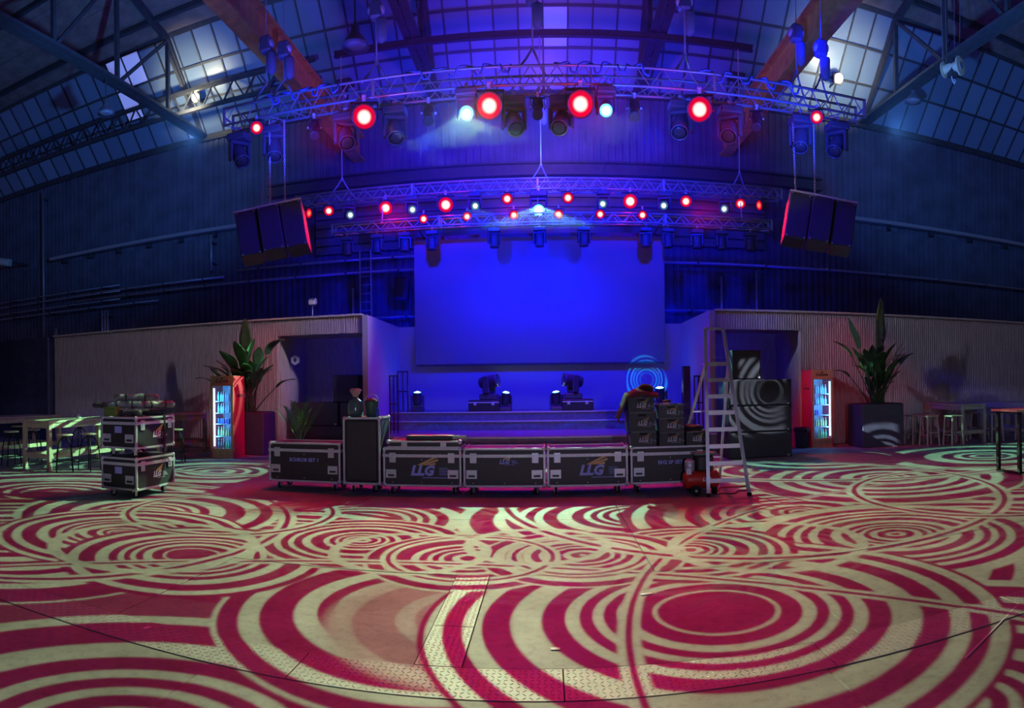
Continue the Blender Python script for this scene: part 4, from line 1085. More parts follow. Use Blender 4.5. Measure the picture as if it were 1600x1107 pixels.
# ---- lights on the front truss: (pixel x, kind, pan, tilt)
def tx(px, Y): return Y * math.tan((px - CX) / F)
ZH = FT_Z0 + .03
fy = FT_Y - .18
moving_heads = [(378, .9, -.9), (432, .5, -1.1), (545, .5, -.85), (622, .35, -.95), (808, .3, -.85), (882, -.3, -.85), (1068, -.35, -.9), (1145, -.5, -.85), (1255, -.5, -1.1), (1312, -.9, -.9)]
for i, (px, pan, tilt) in enumerate(moving_heads):
    moving_head('dark moving head light, %s from left on the front truss' % ORD[i], (tx(px, FT_Y + .2), FT_Y + .2, ZH), (0, 0, 0), tilt, pan, mat('pale_front_lens', (.03, .045, .05), .15) , 1.25, True, 'moving heads on the front truss')
for i, (px, s, m) in enumerate([(407, .7, LR), (575, 1.2, LR_BIG), (770, 1.25, LR_BIG), (912, 1.25, LR_BIG), (1097, 1.2, LR_BIG), (1279, .7, LR)]):
    wash_light('red-glowing wash light, %s from left on the front truss' % ORD[i], (tx(px, fy), fy - .05, ZH), -.55, (px - CX) / F * -1.0, m, s, 'red wash lights on the front truss')
moving_head('moving head with blinding mint-white lens left of the front truss middle', (tx(735, fy), fy - .05, ZH), (0, 0, 0), -.5, .1, LG, 1.1, True, 'bright moving heads')
moving_head('moving head with small cyan-white lens right of the front truss middle', (tx(952, fy), fy, ZH), (0, 0, 0), -.62, -.1, LC, 1.0, True, 'bright moving heads')
for i, (px, pan) in enumerate([(487, .4), (670, .15), (845, 0), (1000, -.15), (1195, -.4)]):
    profile_spot('blue-tinted profile spot, %s from left under the front truss' % ORD[i], (tx(px, fy), FT_Y + .14, ZH - .02), pan, -.9)
# ---- lights on the stage truss and the low truss
zb = BT_Z0 + .03; by = BT_Y - .16
for i, (px, s, m) in enumerate([(517, .8, LR), (606, 1.05, LR_BIG), (700, 1.15, LR_BIG), (796, .85, LR), (891, .85, LR), (988, 1.1, LR_BIG), (1075, .9, LR), (1160, .8, LR)]):
    wash_light('red-glowing wash light, %s from left on the stage truss' % ORD[i], (tx(px, by), by, zb), -.40, -(px - CX) / F * .8, m, s, 'red wash lights on the stage truss')
for i, px in enumerate([548, 646, 745, 946, 1042, 1137]):
    moving_head('moving head with dim pale lens, %s from left on the stage truss' % ORD[i], (tx(px, by), by, zb), (0, 0, 0), -.25, -(px - CX) / F * 1.8, LW, 1.0, True, 'moving heads on the stage truss')
moving_head('moving head with blinding cyan lens at the middle of the stage truss', (tx(845, by), by, zb), (0, 0, 0), -.35, 0, LC, 1.35, True, 'bright moving heads')
for px, lab in ((484, 'side-on dark red wash light at the left end of the stage truss'), (1191, 'side-on dark red wash light at the right end of the stage truss')):
    wash_light(lab, (tx(px, by), by, zb), -.25, (1.25 if px < 800 else -1.25), LR_DIM, .8, 'red wash lights on the stage truss')
zl = LT_Z0 + .03; ly = LT_Y - .14
for i, px in enumerate([665, 733, 806, 876, 941, 1007]):
    p = tx(px, ly)
    wash_light('small red-glowing wash light, %s from left above the screen' % ORD[i], (p, ly, LT_Z1 + .14), -.30, -(px - CX) / F * .8, LR, .68, 'red wash lights on the low truss')
for i, px in enumerate([545, 592, 635, 678, 775, 846, 915, 1012, 1046, 1092, 1130, 1175]):
    moving_head('unlit dark moving head, %s from left hanging under the low truss' % ORD[i], (tx(px, LT_Y + .14), LT_Y + .14, zl - .01), (0, 0, 0), -1.5, .3 * (-1) ** i, None, .95, True, 'unlit heads under the low truss')
# tangled cable runs along the truss chords
for i, (a, b, Y, z) in enumerate([(-5.6, -3.9, FT_Y - .2, FT_Z1), (-2.6, -.6, FT_Y - .2, FT_Z1), (.2, 2.0, FT_Y - .2, FT_Z1), (2.9, 5.0, FT_Y - .2, FT_Z1)]):
    pts = []
    for k in range(41):
        u = k / 40; pts.append((a + (b - a) * u, Y + .03 * math.sin(u * 31 + i), z - .02 + .05 * abs(math.sin(u * 17 + i)) - (.16 if k % 10 > 6 else 0)))
    hose('cable_loom', 'loose cable run draped along the front truss, %s from left' % ORD[i], pts, .022, mat('blue_cable', (.06, .14, .40), .4), 'cable')

# ---- loudspeaker clusters hung at both sides
def speaker_cluster(label, c, roll, yaw, pitch, s):
    t = thing('speaker_cluster', label, 'loudspeaker', c, Matrix.Rotation(yaw, 3, 'Z').to_euler())
    t.rotation_mode = 'XYZ'
    t.rotation_euler = (Matrix.Rotation(roll, 3, 'Y') @ Matrix.Rotation(yaw, 3, 'Z') @ Matrix.Rotation(pitch, 3, 'X')).to_euler()
    for k in (-1, 0, 1):
        b = obj('cabinet', cached('arraybox', lambda: MB().cbox((0, .3, -.48), (.455, .6, .96), .015).mesh('cabinet', M_BLACK)), t, (k * .468, .04 * abs(k), 0), (0, 0, -k * .06))
        MB().cbox((0, -.012, -.48), (.43, .02, .92), .006).build('grille', M_SPK, b)
        for z in (-.03, -.93):
            for x in (-.18, .18): MB().cyl((x, -.03, z), (x, .0, z), .014, n=8).build('bolt', M_CHROME, b)
    MB().box((0, .25, .02), (1.42, .5, .04)).build('rigging_frame', M_EDGE, t)
    return t
for lab, cx, cy, roll, yaw in (('hung cluster of three black loudspeakers at the left', 417, 322, -.17, .30), ('hung cluster of three black loudspeakers at the right', 1288, 308, .17, -.30)):
    c = at(cx, cy, 11.9)
    speaker_cluster(lab, c, roll, yaw, -.10, 1)
for i, (xa, xb, Y) in enumerate([(tx(424, 12), tx(424, 12.0), 12.05), (tx(444, 12), tx(444, 12), 12.15), (tx(1247, 12), tx(1251, 12), 12.15), (tx(1277, 12), tx(1278, 12), 12.05)]):
    zc = at(417 if i < 2 else 1288, 322 if i < 2 else 308, 11.9).z
    t = thing('hanging_chain', 'bright steel chain, %s of the pair holding the %s speaker cluster' % (['left', 'right'][i % 2], ['left', 'right'][i // 2]), 'chain', (xb, Y, zc))
    n = 34; H = FT_Z0 + .03 - zc; H += .0
    lk = cached('link', lambda: MB().tube([(0, 0, 0), (.016, 0, .015), (.016, 0, .05), (0, 0, .065), (-.016, 0, .05), (-.016, 0, .015), (0, 0, 0)], .007, 4).mesh('link', M_CHROME))
    k = 0; z = .0
    while z < H:
        u = z / H; obj('link', lk, t, ((xa - xb) * u, 0, z), (0, 0, 0 if k % 2 else PI / 2)); z += .055; k += 1
    MB().tube([(0, 0, .06), (-.06, 0, -.02), (-.10, 0, -.06)], .014, 5).build('bridle', M_CHROME, t)

# ---- moving heads and cases on the stage deck
ZD = .94
moving_head('small moving head on the stage floor left of the screen, cyan lens up', (tx(652, 17.75), 17.75, ZD), (0, 0, 0), -1.35, .2, LC, 1.0, False, 'moving heads on the stage floor')
for px, sg, lab in ((757, 1, 'left of the two big heads'), (902, -1, 'right of the two big heads')):
    x = tx(px, 17.8)
    t = thing('head_case', 'squat black case on the stage deck under the %s' % lab, 'case', (x, 17.8, ZD))
    MB().cbox((0, 0, .16), (.86, .42, .32), .02).build('body', M_CASE, t); MB().box((0, -.21, .25), (.84, .02, .03)).build('lid_rail', M_EDGE, t)
    for k in (-.25, .25): MB().cbox((k, -.215, .22), (.08, .015, .1), .004).build('latch', M_EDGE, t)
    m_ = moving_head('large dark moving head lying on the case, the %s' % lab, (x + .12 * sg, 17.85, ZD + .32), (0, 0, 0), -.15, 1.25 * sg, None, 1.4, False, 'moving heads on the stage floor')
    moving_head('small cyan-lit head on deck beside the case of the %s' % lab, (x + .58 * sg, 17.9, ZD), (0, 0, 0), -1.3, .4 * sg, LC, .95, False, 'moving heads on the stage floor')
moving_head('moving head with cyan glow on the deck behind the black crates', (tx(1031, 17.8), 17.8, ZD), (0, 0, 0), -1.3, -.3, LC, 1.1, False, 'moving heads on the stage floor')
# step rails
def frame_rail(label, x0, x1, y, z0, z1, m=M_BEAM):
    t = thing('hand_rail', label, 'railing', (x0, y, z0)); w = x1 - x0; h = z1 - z0
    for x in (0, w / 2, w): MB().cyl((x, 0, 0), (x, 0, h), .02, n=8).build('post', m, t)
    for z in (h - .02, h * .5): MB().cyl((0, 0, z), (w, 0, z), .018, n=8).build('bar', m, t)
frame_rail('dark upright rail frame at the left edge of the apron', tx(609, 16.0), tx(621, 16.0), 16.0, .46, 1.95)
frame_rail('taller dark rail frame beside it on the stage steps', tx(622, 17.6), tx(637, 17.6), 17.6, .94, 2.1)
frame_rail('dark rail frame at the right edge of the apron', tx(1085, 15.8), tx(1098, 15.8), 15.8, .46, 1.85)
t = thing('column_speaker', 'slim black column speaker on the right of the stage', 'loudspeaker', (tx(1067, 17.0), 16.6, .46))
MB().cbox((0, 0, .85), (.20, .22, 1.6), .015).build('cabinet', M_BLACK, t); MB().cbox((0, -.115, .85), (.17, .015, 1.5), .005).build('grille', M_SPK, t); MB().cbox((0, 0, .025), (.34, .34, .05), .01).build('base', M_BLACK, t)
for z in (.5, 1.2): MB().cbox((.11, -.06, z), (.02, .03, .2), .004).build('clip', M_CHROME, t)
t = thing('hung_monitor', 'small black speaker hung on the back wall left of the screen', 'loudspeaker', at(629, 452, 21.2))
MB().cbox((0, 0, 0), (.46, .36, .75), .02, Matrix.Rotation(.08, 3, 'Y')).build('cabinet', M_BLACK, t); MB().cbox((.0, -.19, 0), (.40, .02, .68), .01, Matrix.Rotation(.08, 3, 'Y')).build('grille', M_SPK, t); MB().box((0, .45, .1), (.08, .9, .08)).build('bracket', M_BEAM, t)
t = thing('wall_flood', 'small grey floodlight on a post above the left opening', 'lamp', (tx(503, 16.2), FY + .05, FH + .04))
MB().cyl((0, 0, 0), (0, 0, .32), .015).build('post', M_PIPE, t); MB().cbox((.03, -.05, .38), (.22, .14, .16), .03, Matrix.Rotation(.4, 3, 'X')).build('housing', M_PIPE, t); MB().box((.03, -.13, .36), (.16, .02, .1), Matrix.Rotation(.4, 3, 'X')).build('lens', M_WHITE, t)

# ---- loudspeaker stacks in the openings
def sub(label, w, d, h, loc, rot=0.0, group='black loudspeaker boxes'):
    t = thing('loudspeaker', label, 'loudspeaker', loc, rot, group)
    MB().cbox((0, 0, h / 2), (w, d, h), .012).build('cabinet', M_BLACK, t)
    MB().cbox((0, -d / 2 - .004, h / 2), (w - .05, .016, h - .05), .006).build('grille', M_SPK, t)
    for x in (-1, 1):
        for z in (.03, h - .03): MB().box((x * (w / 2 - .02), -d / 2 - .004, z), (.035, .014, .035)).build('corner', M_RUB, t)
    MB().cbox((w * .44, -d / 2 - .012, h * .07), (.05, .01, .03), .003).build('badge', M_EDGE, t)
sub('wide black bass speaker at the floor of the left opening', 1.45, .8, .62, (-5.93, 16.3, .02))
sub('wide black bass speaker, upper left of the stack in the left opening', 1.24, .8, .62, (-6.02, 16.3, .64))
sub('narrow black bass speaker, upper right of the stack in the left opening', .62, .8, .62, (-5.06, 16.35, .64))
sub('narrow black bass speaker at floor beside the wide one in the left opening', .55, .8, .62, (-4.90, 16.3, .02))
sub('upright black top speaker on the stack in the left opening', .70, .6, .72, (-5.22, 16.3, 1.26), .08)
bx = 4.55
sub('wide black bass speaker at the bottom of the right stack', 1.45, .8, .57, (bx, 13.55, 0))
sub('wide black bass speaker in the middle of the right stack', 1.45, .8, .57, (bx, 13.55, .57))
sub('wide black bass speaker at the top of the right stack', 1.45, .8, .57, (bx, 13.55, 1.14))
sub('upright black top speaker standing on the right stack', .64, .55, .64, (4.28, 13.5, 1.71), -.05)
t = thing('hexagon_sign', 'pale hexagonal sign hanging inside the left opening', 'sign', at(461, 563, 16.2))
MB().prism([(.14 * math.sin(PI / 3 * k), .14 * math.cos(PI / 3 * k)) for k in range(6)], 0, .02).build('plate', mat('pale_plate', (.45, .45, .62), .5), t)
MB().prism([(.045 * math.sin(PI / 3 * k), .06 * math.cos(PI / 3 * k)) for k in range(6)], -.006, 0).build('emblem', M_NAVY, t)
MB().cyl((0, .01, .12), (0, .01, 3.06 - t.location.z), .006).build('wire', M_PIPE, t)
t = thing('fire_extinguisher', 'red fire extinguisher at the foot of the wall left of the opening', 'extinguisher', (-7.05, 15.2, 0))
MB().lathe([(.06, 0), (.085, .02), (.085, .42), (.06, .5), (.025, .53)], 14).build('cylinder', M_REDP, t, smooth=True); MB().cbox((0, 0, .57), (.05, .12, .07), .01).build('valve', M_BLACK, t); MB().tube([(.03, 0, .56), (.11, 0, .48), (.1, 0, .2)], .014).build('hose', M_RUB, t)

# ================================================================== fridges
M_FRIDGE_RED = mat('fridge_red_print', (.60, .03, .06), .5)
M_FRIDGE_WOOD = wood_mat('fridge_wood_print', (.36, .21, .10), (.52, .33, .18))
M_LINER = mat('fridge_liner', (.55, .62, .70), .5)
M_GLOW = mat('fridge_tube', (.8, .9, 1), .4, emit=(.40, .85, 1.0), estr=2.2)
M_DOORGLASS = mat('door_glass', (.8, .9, 1.0), .02, alpha=.10, spec=.6)
M_BGREEN = mat('green_bottle_glass', (.02, .22, .05), .12, spec=.8)
M_BCLEAR = mat('pale_bottle_glass', (.30, .45, .55), .12, spec=.8)
M_BAMBER = mat('amber_beer_glass', (.50, .33, .10), .12, spec=.8)
M_BBLUE = mat('blue_can', (.06, .12, .45), .3, .3)
M_BDARK = mat('dark_bottle_glass', (.05, .03, .03), .12, spec=.8)
def bottle(label, group, loc, m, kind='bottle', s=1.0):
    prof = {'bottle': [(.026, 0), (.029, .01), (.029, .13), (.013, .175), (.012, .215)], 'can': [(.026, 0), (.031, .01), (.031, .11), (.026, .12)]}[kind]
    t = thing('bottle' if kind == 'bottle' else 'drink_can', label, 'bottle' if kind == 'bottle' else 'can', loc, 0, group)
    t.scale = (s, s, s)
    obj('glass' if kind == 'bottle' else 'can_body', cached(('bt', kind, m.name), lambda: MB().lathe(prof, 8).mesh('glass', m, True)), t)
    obj('cap' if kind == 'bottle' else 'can_top', cached(('cap', kind), lambda: MB().lathe([(.014, .213), (.014, .23), (.010, .232)], 8).mesh('cap', M_GOLD) if kind == 'bottle' else MB().lathe([(.025, .12), (.022, .126), (.006, .122)], 8).mesh('can_top', M_CHROME)), t)
    return t
def crown(parent, loc, rot, s):
    obj('crown_print', cached(('crown', s), lambda: MB().add([(-.03 * s, 0, 0), (.03 * s, 0, 0), (.035 * s, .035 * s, 0), (.016 * s, .02 * s, 0), (0, .05 * s, 0), (-.016 * s, .02 * s, 0), (-.035 * s, .035 * s, 0)], [(0, 1, 2, 3, 4, 5, 6)]).mesh('crown_print', M_BLACK)), parent, loc, rot)
def fridge(side, loc, rot, red_side, tube_side):
    w, d, H = .60, .62, 1.95; th = .035
    t = thing('drinks_fridge', 'lit drinks fridge with red side panel at the %s' % side, 'fridge', loc, rot, 'drinks fridges')
    M1 = M_FRIDGE_RED
    MB().box((-w / 2 + th / 2, 0, H / 2), (th, d, H)).build('side_panel', M1, t); MB().box((w / 2 - th / 2, 0, H / 2), (th, d, H)).build('side_panel', M1, t)
    MB().box((0, d / 2 - th / 2, H / 2), (w - 2 * th, th, H)).build('back_panel', M_LINER, t)
    MB().box((0, 0, .09), (w - 2 * th, d - .01, .18)).build('plinth', M_FRIDGE_WOOD, t)
    tp = MB().box((0, -.005, H - .10), (w, d - .0, .20)).build('canopy', M_FRIDGE_WOOD, t)
    obj('lettering', text_mesh('Corona', .105, M_BLACK, .12, .002), tp, (0, -d / 2 - .008, H - .15), FACE_FRONT)
    crown(tp, (0, -d / 2 - .009, H - .075), FACE_FRONT, 1.0)
    sx = w / 2 + .003
    rr = FACE_RIGHT if red_side > 0 else FACE_LEFT
    sp = MB().box((red_side * (w / 2 + .001), 0, H / 2), (.003, d - .01, H - .01)).build('side_print', M1, t)
    obj('lettering', text_mesh('Corona', .13, M_BLACK, .12, .003), sp, (red_side * sx, 0, 1.45), rr)
    crown(sp, (red_side * sx, 0, 1.55), rr, 1.2)
    dr = node('door'); dr.parent = t
    dm = MB()
    for x in (-w / 2 + .03, w / 2 - .03): dm.box((x, -d / 2 - .022, .97), (.06, .035, 1.56))
    for z in (.205, 1.735): dm.box((0, -d / 2 - .022, z), (w, .035, .05))
    bpy.data.objects.remove(dr)
    dr = dm.build('door', M_FRIDGE_WOOD, t)
    MB().box((0, -d / 2 - .022, .97), (w - .12, .008, 1.50)).build('door_glass', M_DOORGLASS, dr)
    MB().tube([(-w / 2 + .035, -d / 2 - .04, .85), (-w / 2 + .035, -d / 2 - .08, .87), (-w / 2 + .035, -d / 2 - .08, 1.13), (-w / 2 + .035, -d / 2 - .04, 1.15)], .01).build('door_handle', M_CHROME, dr)
    MB().cyl((tube_side * (w / 2 - .075), -d / 2 + .03, .28), (tube_side * (w / 2 - .075), -d / 2 + .03, 1.66), .022, n=8).build('light_tube', M_GLOW, t)
    zs = [.20, .50, .80, 1.06, 1.34]
    for z in zs: MB().box((0, .02, z), (w - 2 * th - .01, d - .14, .012)).build('shelf', M_CHROME, t)
    Rz = Matrix.Rotation(rot, 3, 'Z')
    L = bpy.data.lights.new('fridge_light', 'AREA'); L.shape = 'RECTANGLE'; L.size = .05; L.size_y = 1.35; L.energy = 15; L.color = (.03, .36, 1.0)
    lo = bpy.data.objects.new('fridge_light', L); COL.objects.link(lo); lo.parent = t
    lo.location = (tube_side * (w / 2 - .10), -d / 2 + .055, .97)
    lo.rotation_euler = Vector((-tube_side * .8, .9, 0)).to_track_quat('-Z', 'Y').to_euler()
    items = [(0, M_BGREEN, 'bottle', 'green bottle on the bottom shelf of the %s fridge'), (1, M_BAMBER, 'bottle', 'amber bottle on the second shelf of the %s fridge'), (2, M_BBLUE, 'can', 'drink can on the middle shelf of the %s fridge'),
             (3, M_BCLEAR, 'bottle', 'pale bottle on the fourth shelf of the %s fridge'), (4, M_BCLEAR, 'bottle', 'pale bottle on the top shelf of the %s fridge')]
    for k, m, kind, lab in items:
        for i in range(7):
            mm = m
            if k == 0 and i < 3: mm = M_BDARK
            lab2 = lab.replace('green', 'dark') if mm is M_BDARK else lab
            if k == 2 and i > 3 and side == 'right': continue
            p = Vector((-.21 + i * .068, -.08 + .02 * (i % 2), zs[k] + .006))
            bottle(lab2 % side, 'drinks in the %s fridge' % side, Vector(loc) + Rz @ p, mm, kind, 1.0 if kind == 'bottle' else 1.0)
    return t
fridge('left', (-7.39, 13.55, 0), .06, 1, -1)
fridge('right', (6.72, 14.98, 0), -.02, -1, 1)
hose('power_cord', 'pale power cord lying on the floor right of the left fridge', [(-7.1, 13.9, .012), (-6.95, 13.75, .012), (-6.75, 13.7, .012), (-6.5, 13.8, .012), (-6.35, 14.0, .012)], .012, mat('white_cord', (.5, .5, .5), .5), 'cord')

# ================================================================== plants
def leaf_mesh(L, W, bend, m, tip=.6, fold=.12):
    """a broad blade along +Z that arches towards -Y, folded along its midrib, with thickness"""
    n = 10; vs = []; p = Vector((0, 0, 0)); a = 0.0
    rows_ = []
    for i in range(n + 1):
        u = i / n; wd = W * .5 * (math.sin(PI * min(1, u * .92 + .08)) ** tip) * (1 - .25 * u)
        if i == n: wd = .004
        d = Vector((0, -math.sin(a), math.cos(a))); nrm = Vector((0, -math.cos(a), -math.sin(a)))
        rows_.append((p.copy(), wd, nrm)); p = p + d * (L / n); a += bend / n
    for s in (0, .004):
        for (q, wd, nn) in rows_:
            for k in (-1, -.5, 0, .5, 1):
                vs.append(q + Vector((k * wd, 0, 0)) + nn * (fold * wd * abs(k) + s + .01 * math.sin(k * 3 + q.z * 9)))
    fs = []; m_ = 5; N = (n + 1) * m_
    for i in range(n):
        for k in range(4):
            q = (i * m_ + k, i * m_ + k + 1, (i + 1) * m_ + k + 1, (i + 1) * m_ + k)
            fs += [q, tuple(reversed([x + N for x in q]))]
        fs += [(i * m_, (i + 1) * m_, (i + 1) * m_ + N, i * m_ + N), (i * m_ + 4 + N, (i + 1) * m_ + 4 + N, (i + 1) * m_ + 4, i * m_ + 4)]
    return MB().add(vs, fs).mesh('leaf', m, True)
def big_plant(label, loc, leaves, planter, zsoil):
    t = thing('potted_plant', label, 'plant', loc)
    pw, pd, ph = planter
    MB().cbox((0, 0, ph / 2), (pw, pd, ph), .02).build('planter', mat('dark_planter', (.075, .08, .11), .6, 0, 5, .15), t)
    MB().box((0, 0, ph - .005), (pw - .08, pd - .08, .03)).build('soil', M_SOIL, t)
    for (bx_, by_, hs, lean, az, L, Wd, bend, m) in leaves:
        if math.sin(az) > .15 and lean > .1: az = -az
        by_ = -abs(by_)
        base = Vector((bx_ * .35, by_ * .35, ph)); d = Vector((math.sin(lean) * math.cos(az), math.sin(lean) * math.sin(az), math.cos(lean)))
        top = base + d * hs
        MB().tube([base, base.lerp(top, .5) + Vector((0, 0, .03)), top], [.018, .014, .009], 6).build('stem', M_STEM, t)
        # leaf arches away from the stem's side: local -Y -> horizontal direction az
        R = Matrix.Rotation(az + PI / 2, 3, 'Z') @ Matrix.Rotation(lean, 3, 'X')
        lf = obj('leaf', leaf_mesh(L, Wd, bend, m), t, top)
        lf.rotation_euler = R.to_euler()
    return t
rnd = random.Random(3)
def leafset(n, hmin, hmax, spread, L, W):
    out = []
    for i in range(n):
        az = i * 2.4 + rnd.uniform(-.3, .3)
        out.append((rnd.uniform(-.6, .6), rnd.uniform(-.4, .4), rnd.uniform(hmin, hmax), rnd.uniform(.12, spread), az, L * rnd.uniform(.7, 1.15), W * rnd.uniform(.7, 1.1), rnd.uniform(.5, 1.5), M_LEAF if i % 3 else M_LEAF2))
    return out
left_leaves = leafset(30, .4, 1.25, .6, .66, .34) + [(0, 0, 1.35, .03, -1.6, 1.05, .42, .05, M_LEAF), (.2, 0, 1.55, .38, -.3, .75, .36, 1.5, M_LEAF), (-.6, -.3, 1.2, .6, 3.0, .55, .22, 1.2, M_LEAF), (-.6, -.3, 1.0, .75, 3.3, .55, .22, 1.2, M_LEAF), (.6, -.2, .9, .8, -.1, .6, .24, 1.0, M_LEAF)]
big_plant('tall broad-leaved plant in a dark planter behind the left fridge', (-7.35, 14.55, 0), left_leaves, (1.2, .75, 1.05), 1.0)
right_leaves = leafset(34, .3, 1.25, .55, .62, .30) + [(.2, 0, 1.35, .05, -1.5, 1.35, .34, .1, M_LEAF), (-.3, 0, 1.45, .28, 2.9, .85, .28, .4, M_LEAF), (-.2, 0, 1.3, .45, 3.1, .7, .22, 1.0, M_LEAF), (.0, 0, 1.25, .12, .1, 1.0, .26, .3, M_LEAF), (-.6, -.2, .9, .7, 3.2, .5, .2, 1.2, M_LEAF)]
big_plant('tall broad-leaved plant in a square navy planter right of the right fridge', (8.05, 14.3, 0), right_leaves, (1.2, .8, 1.08), 1.0)
def palm(label, loc):
    t = thing('potted_palm', label, 'plant', loc)
    MB().lathe([(.13, 0), (.17, .02), (.20, .36), (.205, .38), (.18, .38), (.17, .30)], 16).build('pot', M_BLACK, t, smooth=True)
    MB().lathe([(.17, .33), (.1, .34), (.02, .345)], 12).build('soil', M_SOIL, t)
    for i in range(9):
        az = i * 2.4; lean = .06 + .07 * (i % 5); L = .85 + .12 * (i % 3); mb = MB(); pts = []
        a = lean; p = Vector((0, 0, .33)); h = Vector((math.cos(az), math.sin(az), 0)); side = Vector((-math.sin(az), math.cos(az), 0))
        for k in range(11):
            pts.append(p.copy()); p = p + (h * math.sin(a) + Vector((0, 0, math.cos(a)))) * (L / 10); a += .045
        mb.tube(pts, [.012 * (1 - k / 13) for k in range(11)], 5)
        for k in range(4, 11):
            for s in (-1, 1):
                for o in (0, .5):
                    q = pts[k].lerp(pts[min(10, k + 1)], o); d = (pts[min(10, k + 1)] - pts[k - 1]).normalized()
                    tip = q + (side * s * .8 + d * .9 + Vector((0, 0, -.15))) * (.22 * (1 - .05 * k))
                    w = Vector((0, 0, .014)) + d * .008
                    mb.add([q - w, q + w, tip, q + side * s * .004], [(0, 1, 2), (1, 3, 2), (3, 0, 2)])
        mb.build('frond', M_LEAF if i % 2 else mat('olive_leaf', (.13, .14, .05), .5), t)
palm('small feathery palm in a black pot behind the leftmost case', (-5.25, 12.9, .0))

# ================================================================== tables, stools and table things
def bar_table(label, x0, x1, y0, y1, H=1.02, m=M_WOOD, group='high wooden tables'):
    t = thing('bar_table', label, 'table', ((x0 + x1) / 2, (y0 + y1) / 2, 0), 0, group); w, l = x1 - x0, y1 - y0; b = .085
    n = 4
    for i in range(n): MB().cbox((-w / 2 + (i + .5) * w / n, 0, H - .022), (w / n - .004, l, .044), .004).build('plank', m, t)
    for x in (-1, 1):
        for y in (-1, 1): MB().cbox((x * (w / 2 - b / 2), y * (l / 2 - b / 2), (H - .045) / 2), (b, b, H - .045), .005).build('leg', m, t)
        MB().box((x * (w / 2 - b / 2), 0, H - .10), (.045, l - 2 * b, .10)).build('apron', m, t)
        MB().box((x * (w / 2 - b / 2), 0, .30), (.06, l - 2 * b, .09)).build('foot_rail', m, t)
    for y in (-1, 1):
        MB().box((0, y * (l / 2 - b / 2), H - .10), (w - 2 * b, .045, .10)).build('apron', m, t)
        MB().box((0, y * (l / 2 - b / 2), .30), (w - 2 * b, .06, .09)).build('foot_rail', m, t)
bar_table('high pine table beside the left case stack', -9.82, -9.03, 9.15, 11.6)
bar_table('high pine table at the left picture edge', -12.3, -11.3, 9.0, 11.9)
bar_table('high pine table in the dark behind the left case stack', -9.4, -8.6, 12.4, 14.6)
def metal_stool(label, loc, rot=0.0):
    t = thing('bar_stool', label, 'stool', loc, rot, 'black metal bar stools')
    seat = MB().lathe([(.15, .725), (.168, .735), (.168, .752), (.155, .762), (.004, .764)], 18).build('seat', M_WOOD, t, smooth=False)
    for k in range(2):
        a = k * PI / 2 + PI / 4; c, s_ = math.cos(a), math.sin(a)
        pts = [(c * r, s_ * r, z) for r, z in ((-.235, 0.0), (-.20, .40), (-.165, .56), (-.10, .66), (0, .705), (.10, .66), (.165, .56), (.20, .40), (.235, 0.0))]
        MB().tube(pts, .0125, 6).build('leg_hoop', M_RUB, t, smooth=True)
    MB().tube([(.215 * math.cos(2 * PI * k / 20), .215 * math.sin(2 * PI * k / 20), .22) for k in range(21)], .01, 6).build('foot_ring', M_RUB, t, smooth=True)
    MB().lathe([(.05, .69), (.06, .727)], 10).build('seat_boss', M_RUB, t)
for (px, py, lab) in [(101, 738, 'black hoop-legged stool nearest the left case stack, left one'), (140, 735, 'black hoop-legged stool tucked in just left of the left case stack'), (18, 728, 'black hoop-legged stool under the left edge table, front one'), (52, 722, 'black hoop-legged stool between the two left tables'), (28, 712, 'black hoop-legged stool behind the left edge table'), (125, 712, 'black hoop-legged stool in shadow behind the near pine table')]:
    p = fl(px, py); metal_stool(lab, (p.x, p.y, 0), random.random() * 3)
metal_stool('black hoop-legged stool in the dark just right of the left case stack', (-7.8, 11.9, 0), .4)
def wood_stool(label, loc, rot=0.0):
    t = thing('bar_stool', label, 'stool', loc, rot, 'pale wooden bar stools'); H = .76
    MB().cbox((0, 0, H - .018), (.36, .36, .036), .008).build('seat', M_PALE, t)
    for x in (-1, 1):
        for y in (-1, 1): bar('leg', (x * .185, y * .185, 0), (x * .15, y * .15, H - .036), .042, M_PALE, t)
    for s in (-1, 1):
        bar('stretcher', (s * .172, -.17, .27), (s * .172, .17, .27), .026, M_PALE, t); bar('stretcher', (-.168, s * .17, .33), (.168, s * .17, .33), .026, M_PALE, t)
bar_table('high pale table in the dark against the right wall', 9.95, 10.75, 13.15, 14.9, 1.03, M_PALE)
bar_table('second high pale table at the right picture edge', 11.6, 12.4, 12.35, 14.6, 1.03, M_PALE)
for i, (x, y, lab) in enumerate([(9.1, 14.1, 'pale wooden stool nearest the right planter'), (9.2, 13.55, 'pale wooden stool second from the right planter, in front'), (9.70, 13.2, 'pale wooden stool left of the pale table leg'), (10.35, 13.9, 'pale wooden stool under the pale table'), (11.15, 13.3, 'pale wooden stool right of the pale table'), (11.2, 14.0, 'pale wooden stool behind the thin metal table'), (12.0, 13.0, 'pale wooden stool under the right edge table'), (9.7, 14.55, 'pale wooden stool in the dark by the right wall')]):
    wood_stool(lab, (x, y, 0), random.uniform(-.15, .15))
t = thing('metal_table', 'high table with thin top and black sled legs at the right edge', 'table', (8.42, 8.42, 0))
MB().cbox((0, 0, 1.10), (2.3, .7, .035), .006).build('top', M_WOOD, t)
for x in (-1.03, 1.03):
    MB().box((x, 0, .03), (.06, .62, .03)).build('sled_foot', M_RUB, t); MB().box((x, 0, 1.07), (.06, .62, .03)).build('top_bracket', M_RUB, t)
    for y in (-.28, .28): MB().box((x, y, .55), (.06, .06, 1.04)).build('leg', M_RUB, t)
MB().box((0, -.28, .03), (2.06, .05, .03)).build('floor_bar', M_RUB, t)
